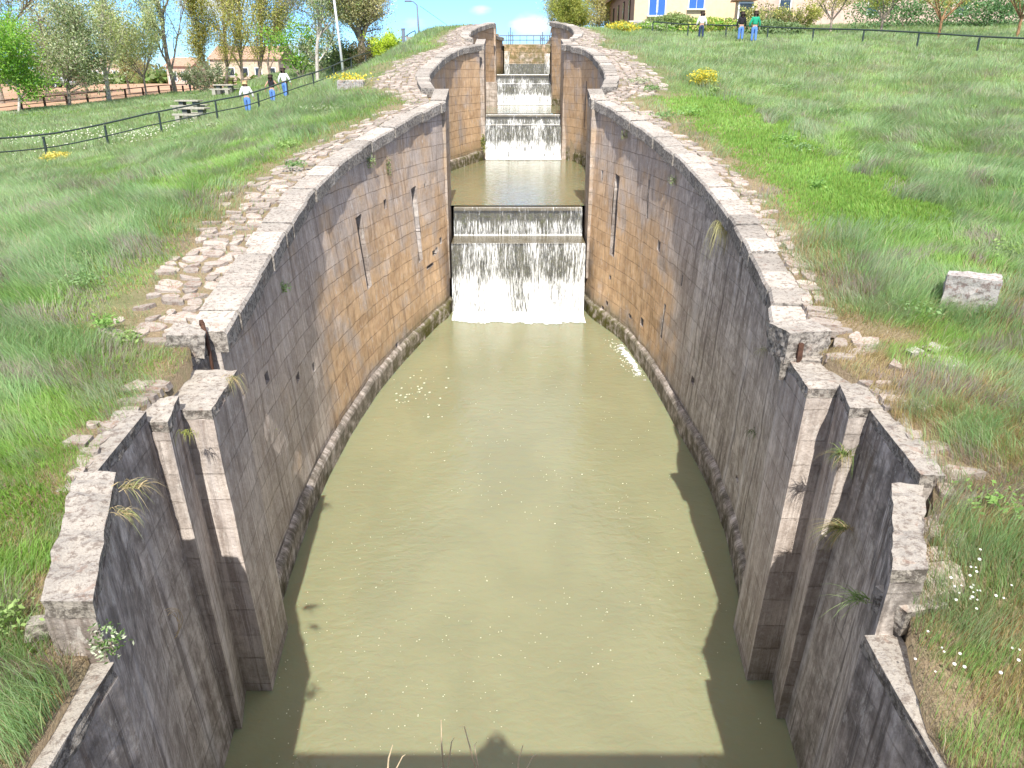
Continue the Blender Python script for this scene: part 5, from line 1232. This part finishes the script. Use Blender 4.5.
def cloud(px,py,rad,dens):
    global acc
    v=Vector(mpy(px,py,100))-Vector((0,0,CZ)); v.normalize()
    sub=wn('VectorMath',operation='SUBTRACT'); nt.links.new(tc.outputs['Generated'],sub.inputs[0]); sub.inputs[1].default_value=v
    ml=wn('VectorMath',operation='MULTIPLY'); nt.links.new(sub.outputs[0],ml.inputs[0]); ml.inputs[1].default_value=(1,1,2.4)
    ln=wn('VectorMath',operation='LENGTH'); nt.links.new(ml.outputs[0],ln.inputs[0])
    mr=wn('MapRange',interpolation_type='SMOOTHSTEP'); nt.links.new(ln.outputs['Value'],mr.inputs[0]); mr.inputs[1].default_value=0; mr.inputs[2].default_value=rad; mr.inputs[3].default_value=dens; mr.inputs[4].default_value=0
    ad=wn('Math',operation='ADD'); nt.links.new(mr.outputs[0],ad.inputs[0])
    if acc is None: ad.inputs[1].default_value=0
    else: nt.links.new(acc,ad.inputs[1])
    acc=ad.outputs[0]
cloud(534,27,.052,.62); cloud(215,6,.09,.42); cloud(60,30,.12,.35); cloud(482,10,.03,.36); cloud(413,24,.04,.34); cloud(300,50,.08,.35)
s=wn('Math',operation='ADD'); nt.links.new(no.outputs[0],s.inputs[0]); nt.links.new(acc,s.inputs[1])
cr=wn('MapRange',interpolation_type='SMOOTHSTEP'); nt.links.new(s.outputs[0],cr.inputs[0]); cr.inputs[1].default_value=.70; cr.inputs[2].default_value=1.0
mx=wn('Mix',data_type='RGBA'); nt.links.new(cr.outputs[0],mx.inputs[0]); tn=wn('Mix',data_type='RGBA',blend_type='MULTIPLY'); tn.inputs[0].default_value=1; nt.links.new(sky.outputs[0],tn.inputs[6]); tn.inputs[7].default_value=(.23,.40,.69,1)
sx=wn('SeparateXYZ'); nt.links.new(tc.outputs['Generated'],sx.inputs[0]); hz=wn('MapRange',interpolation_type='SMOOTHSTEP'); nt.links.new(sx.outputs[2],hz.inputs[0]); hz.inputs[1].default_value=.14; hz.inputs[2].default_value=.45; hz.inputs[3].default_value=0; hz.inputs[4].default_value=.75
ov=wn('Mix',data_type='RGBA'); nt.links.new(hz.outputs[0],ov.inputs[0]); nt.links.new(tn.outputs[2],ov.inputs[6]); ov.inputs[7].default_value=(3.3,3.2,3.15,1); nt.links.new(ov.outputs[2],mx.inputs[6]); mx.inputs[7].default_value=(2.5,2.55,2.7,1)  # unseen sky overhead whitened, added as neutral fill light
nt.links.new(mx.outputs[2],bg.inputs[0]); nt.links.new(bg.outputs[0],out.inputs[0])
sc.view_settings.view_transform='Standard'; sc.view_settings.look='None'; sc.view_settings.gamma=1; sc.view_settings.exposure=1.50; sc.view_settings.use_curve_mapping=False
sc.cycles.max_bounces=6; sc.cycles.transparent_max_bounces=12
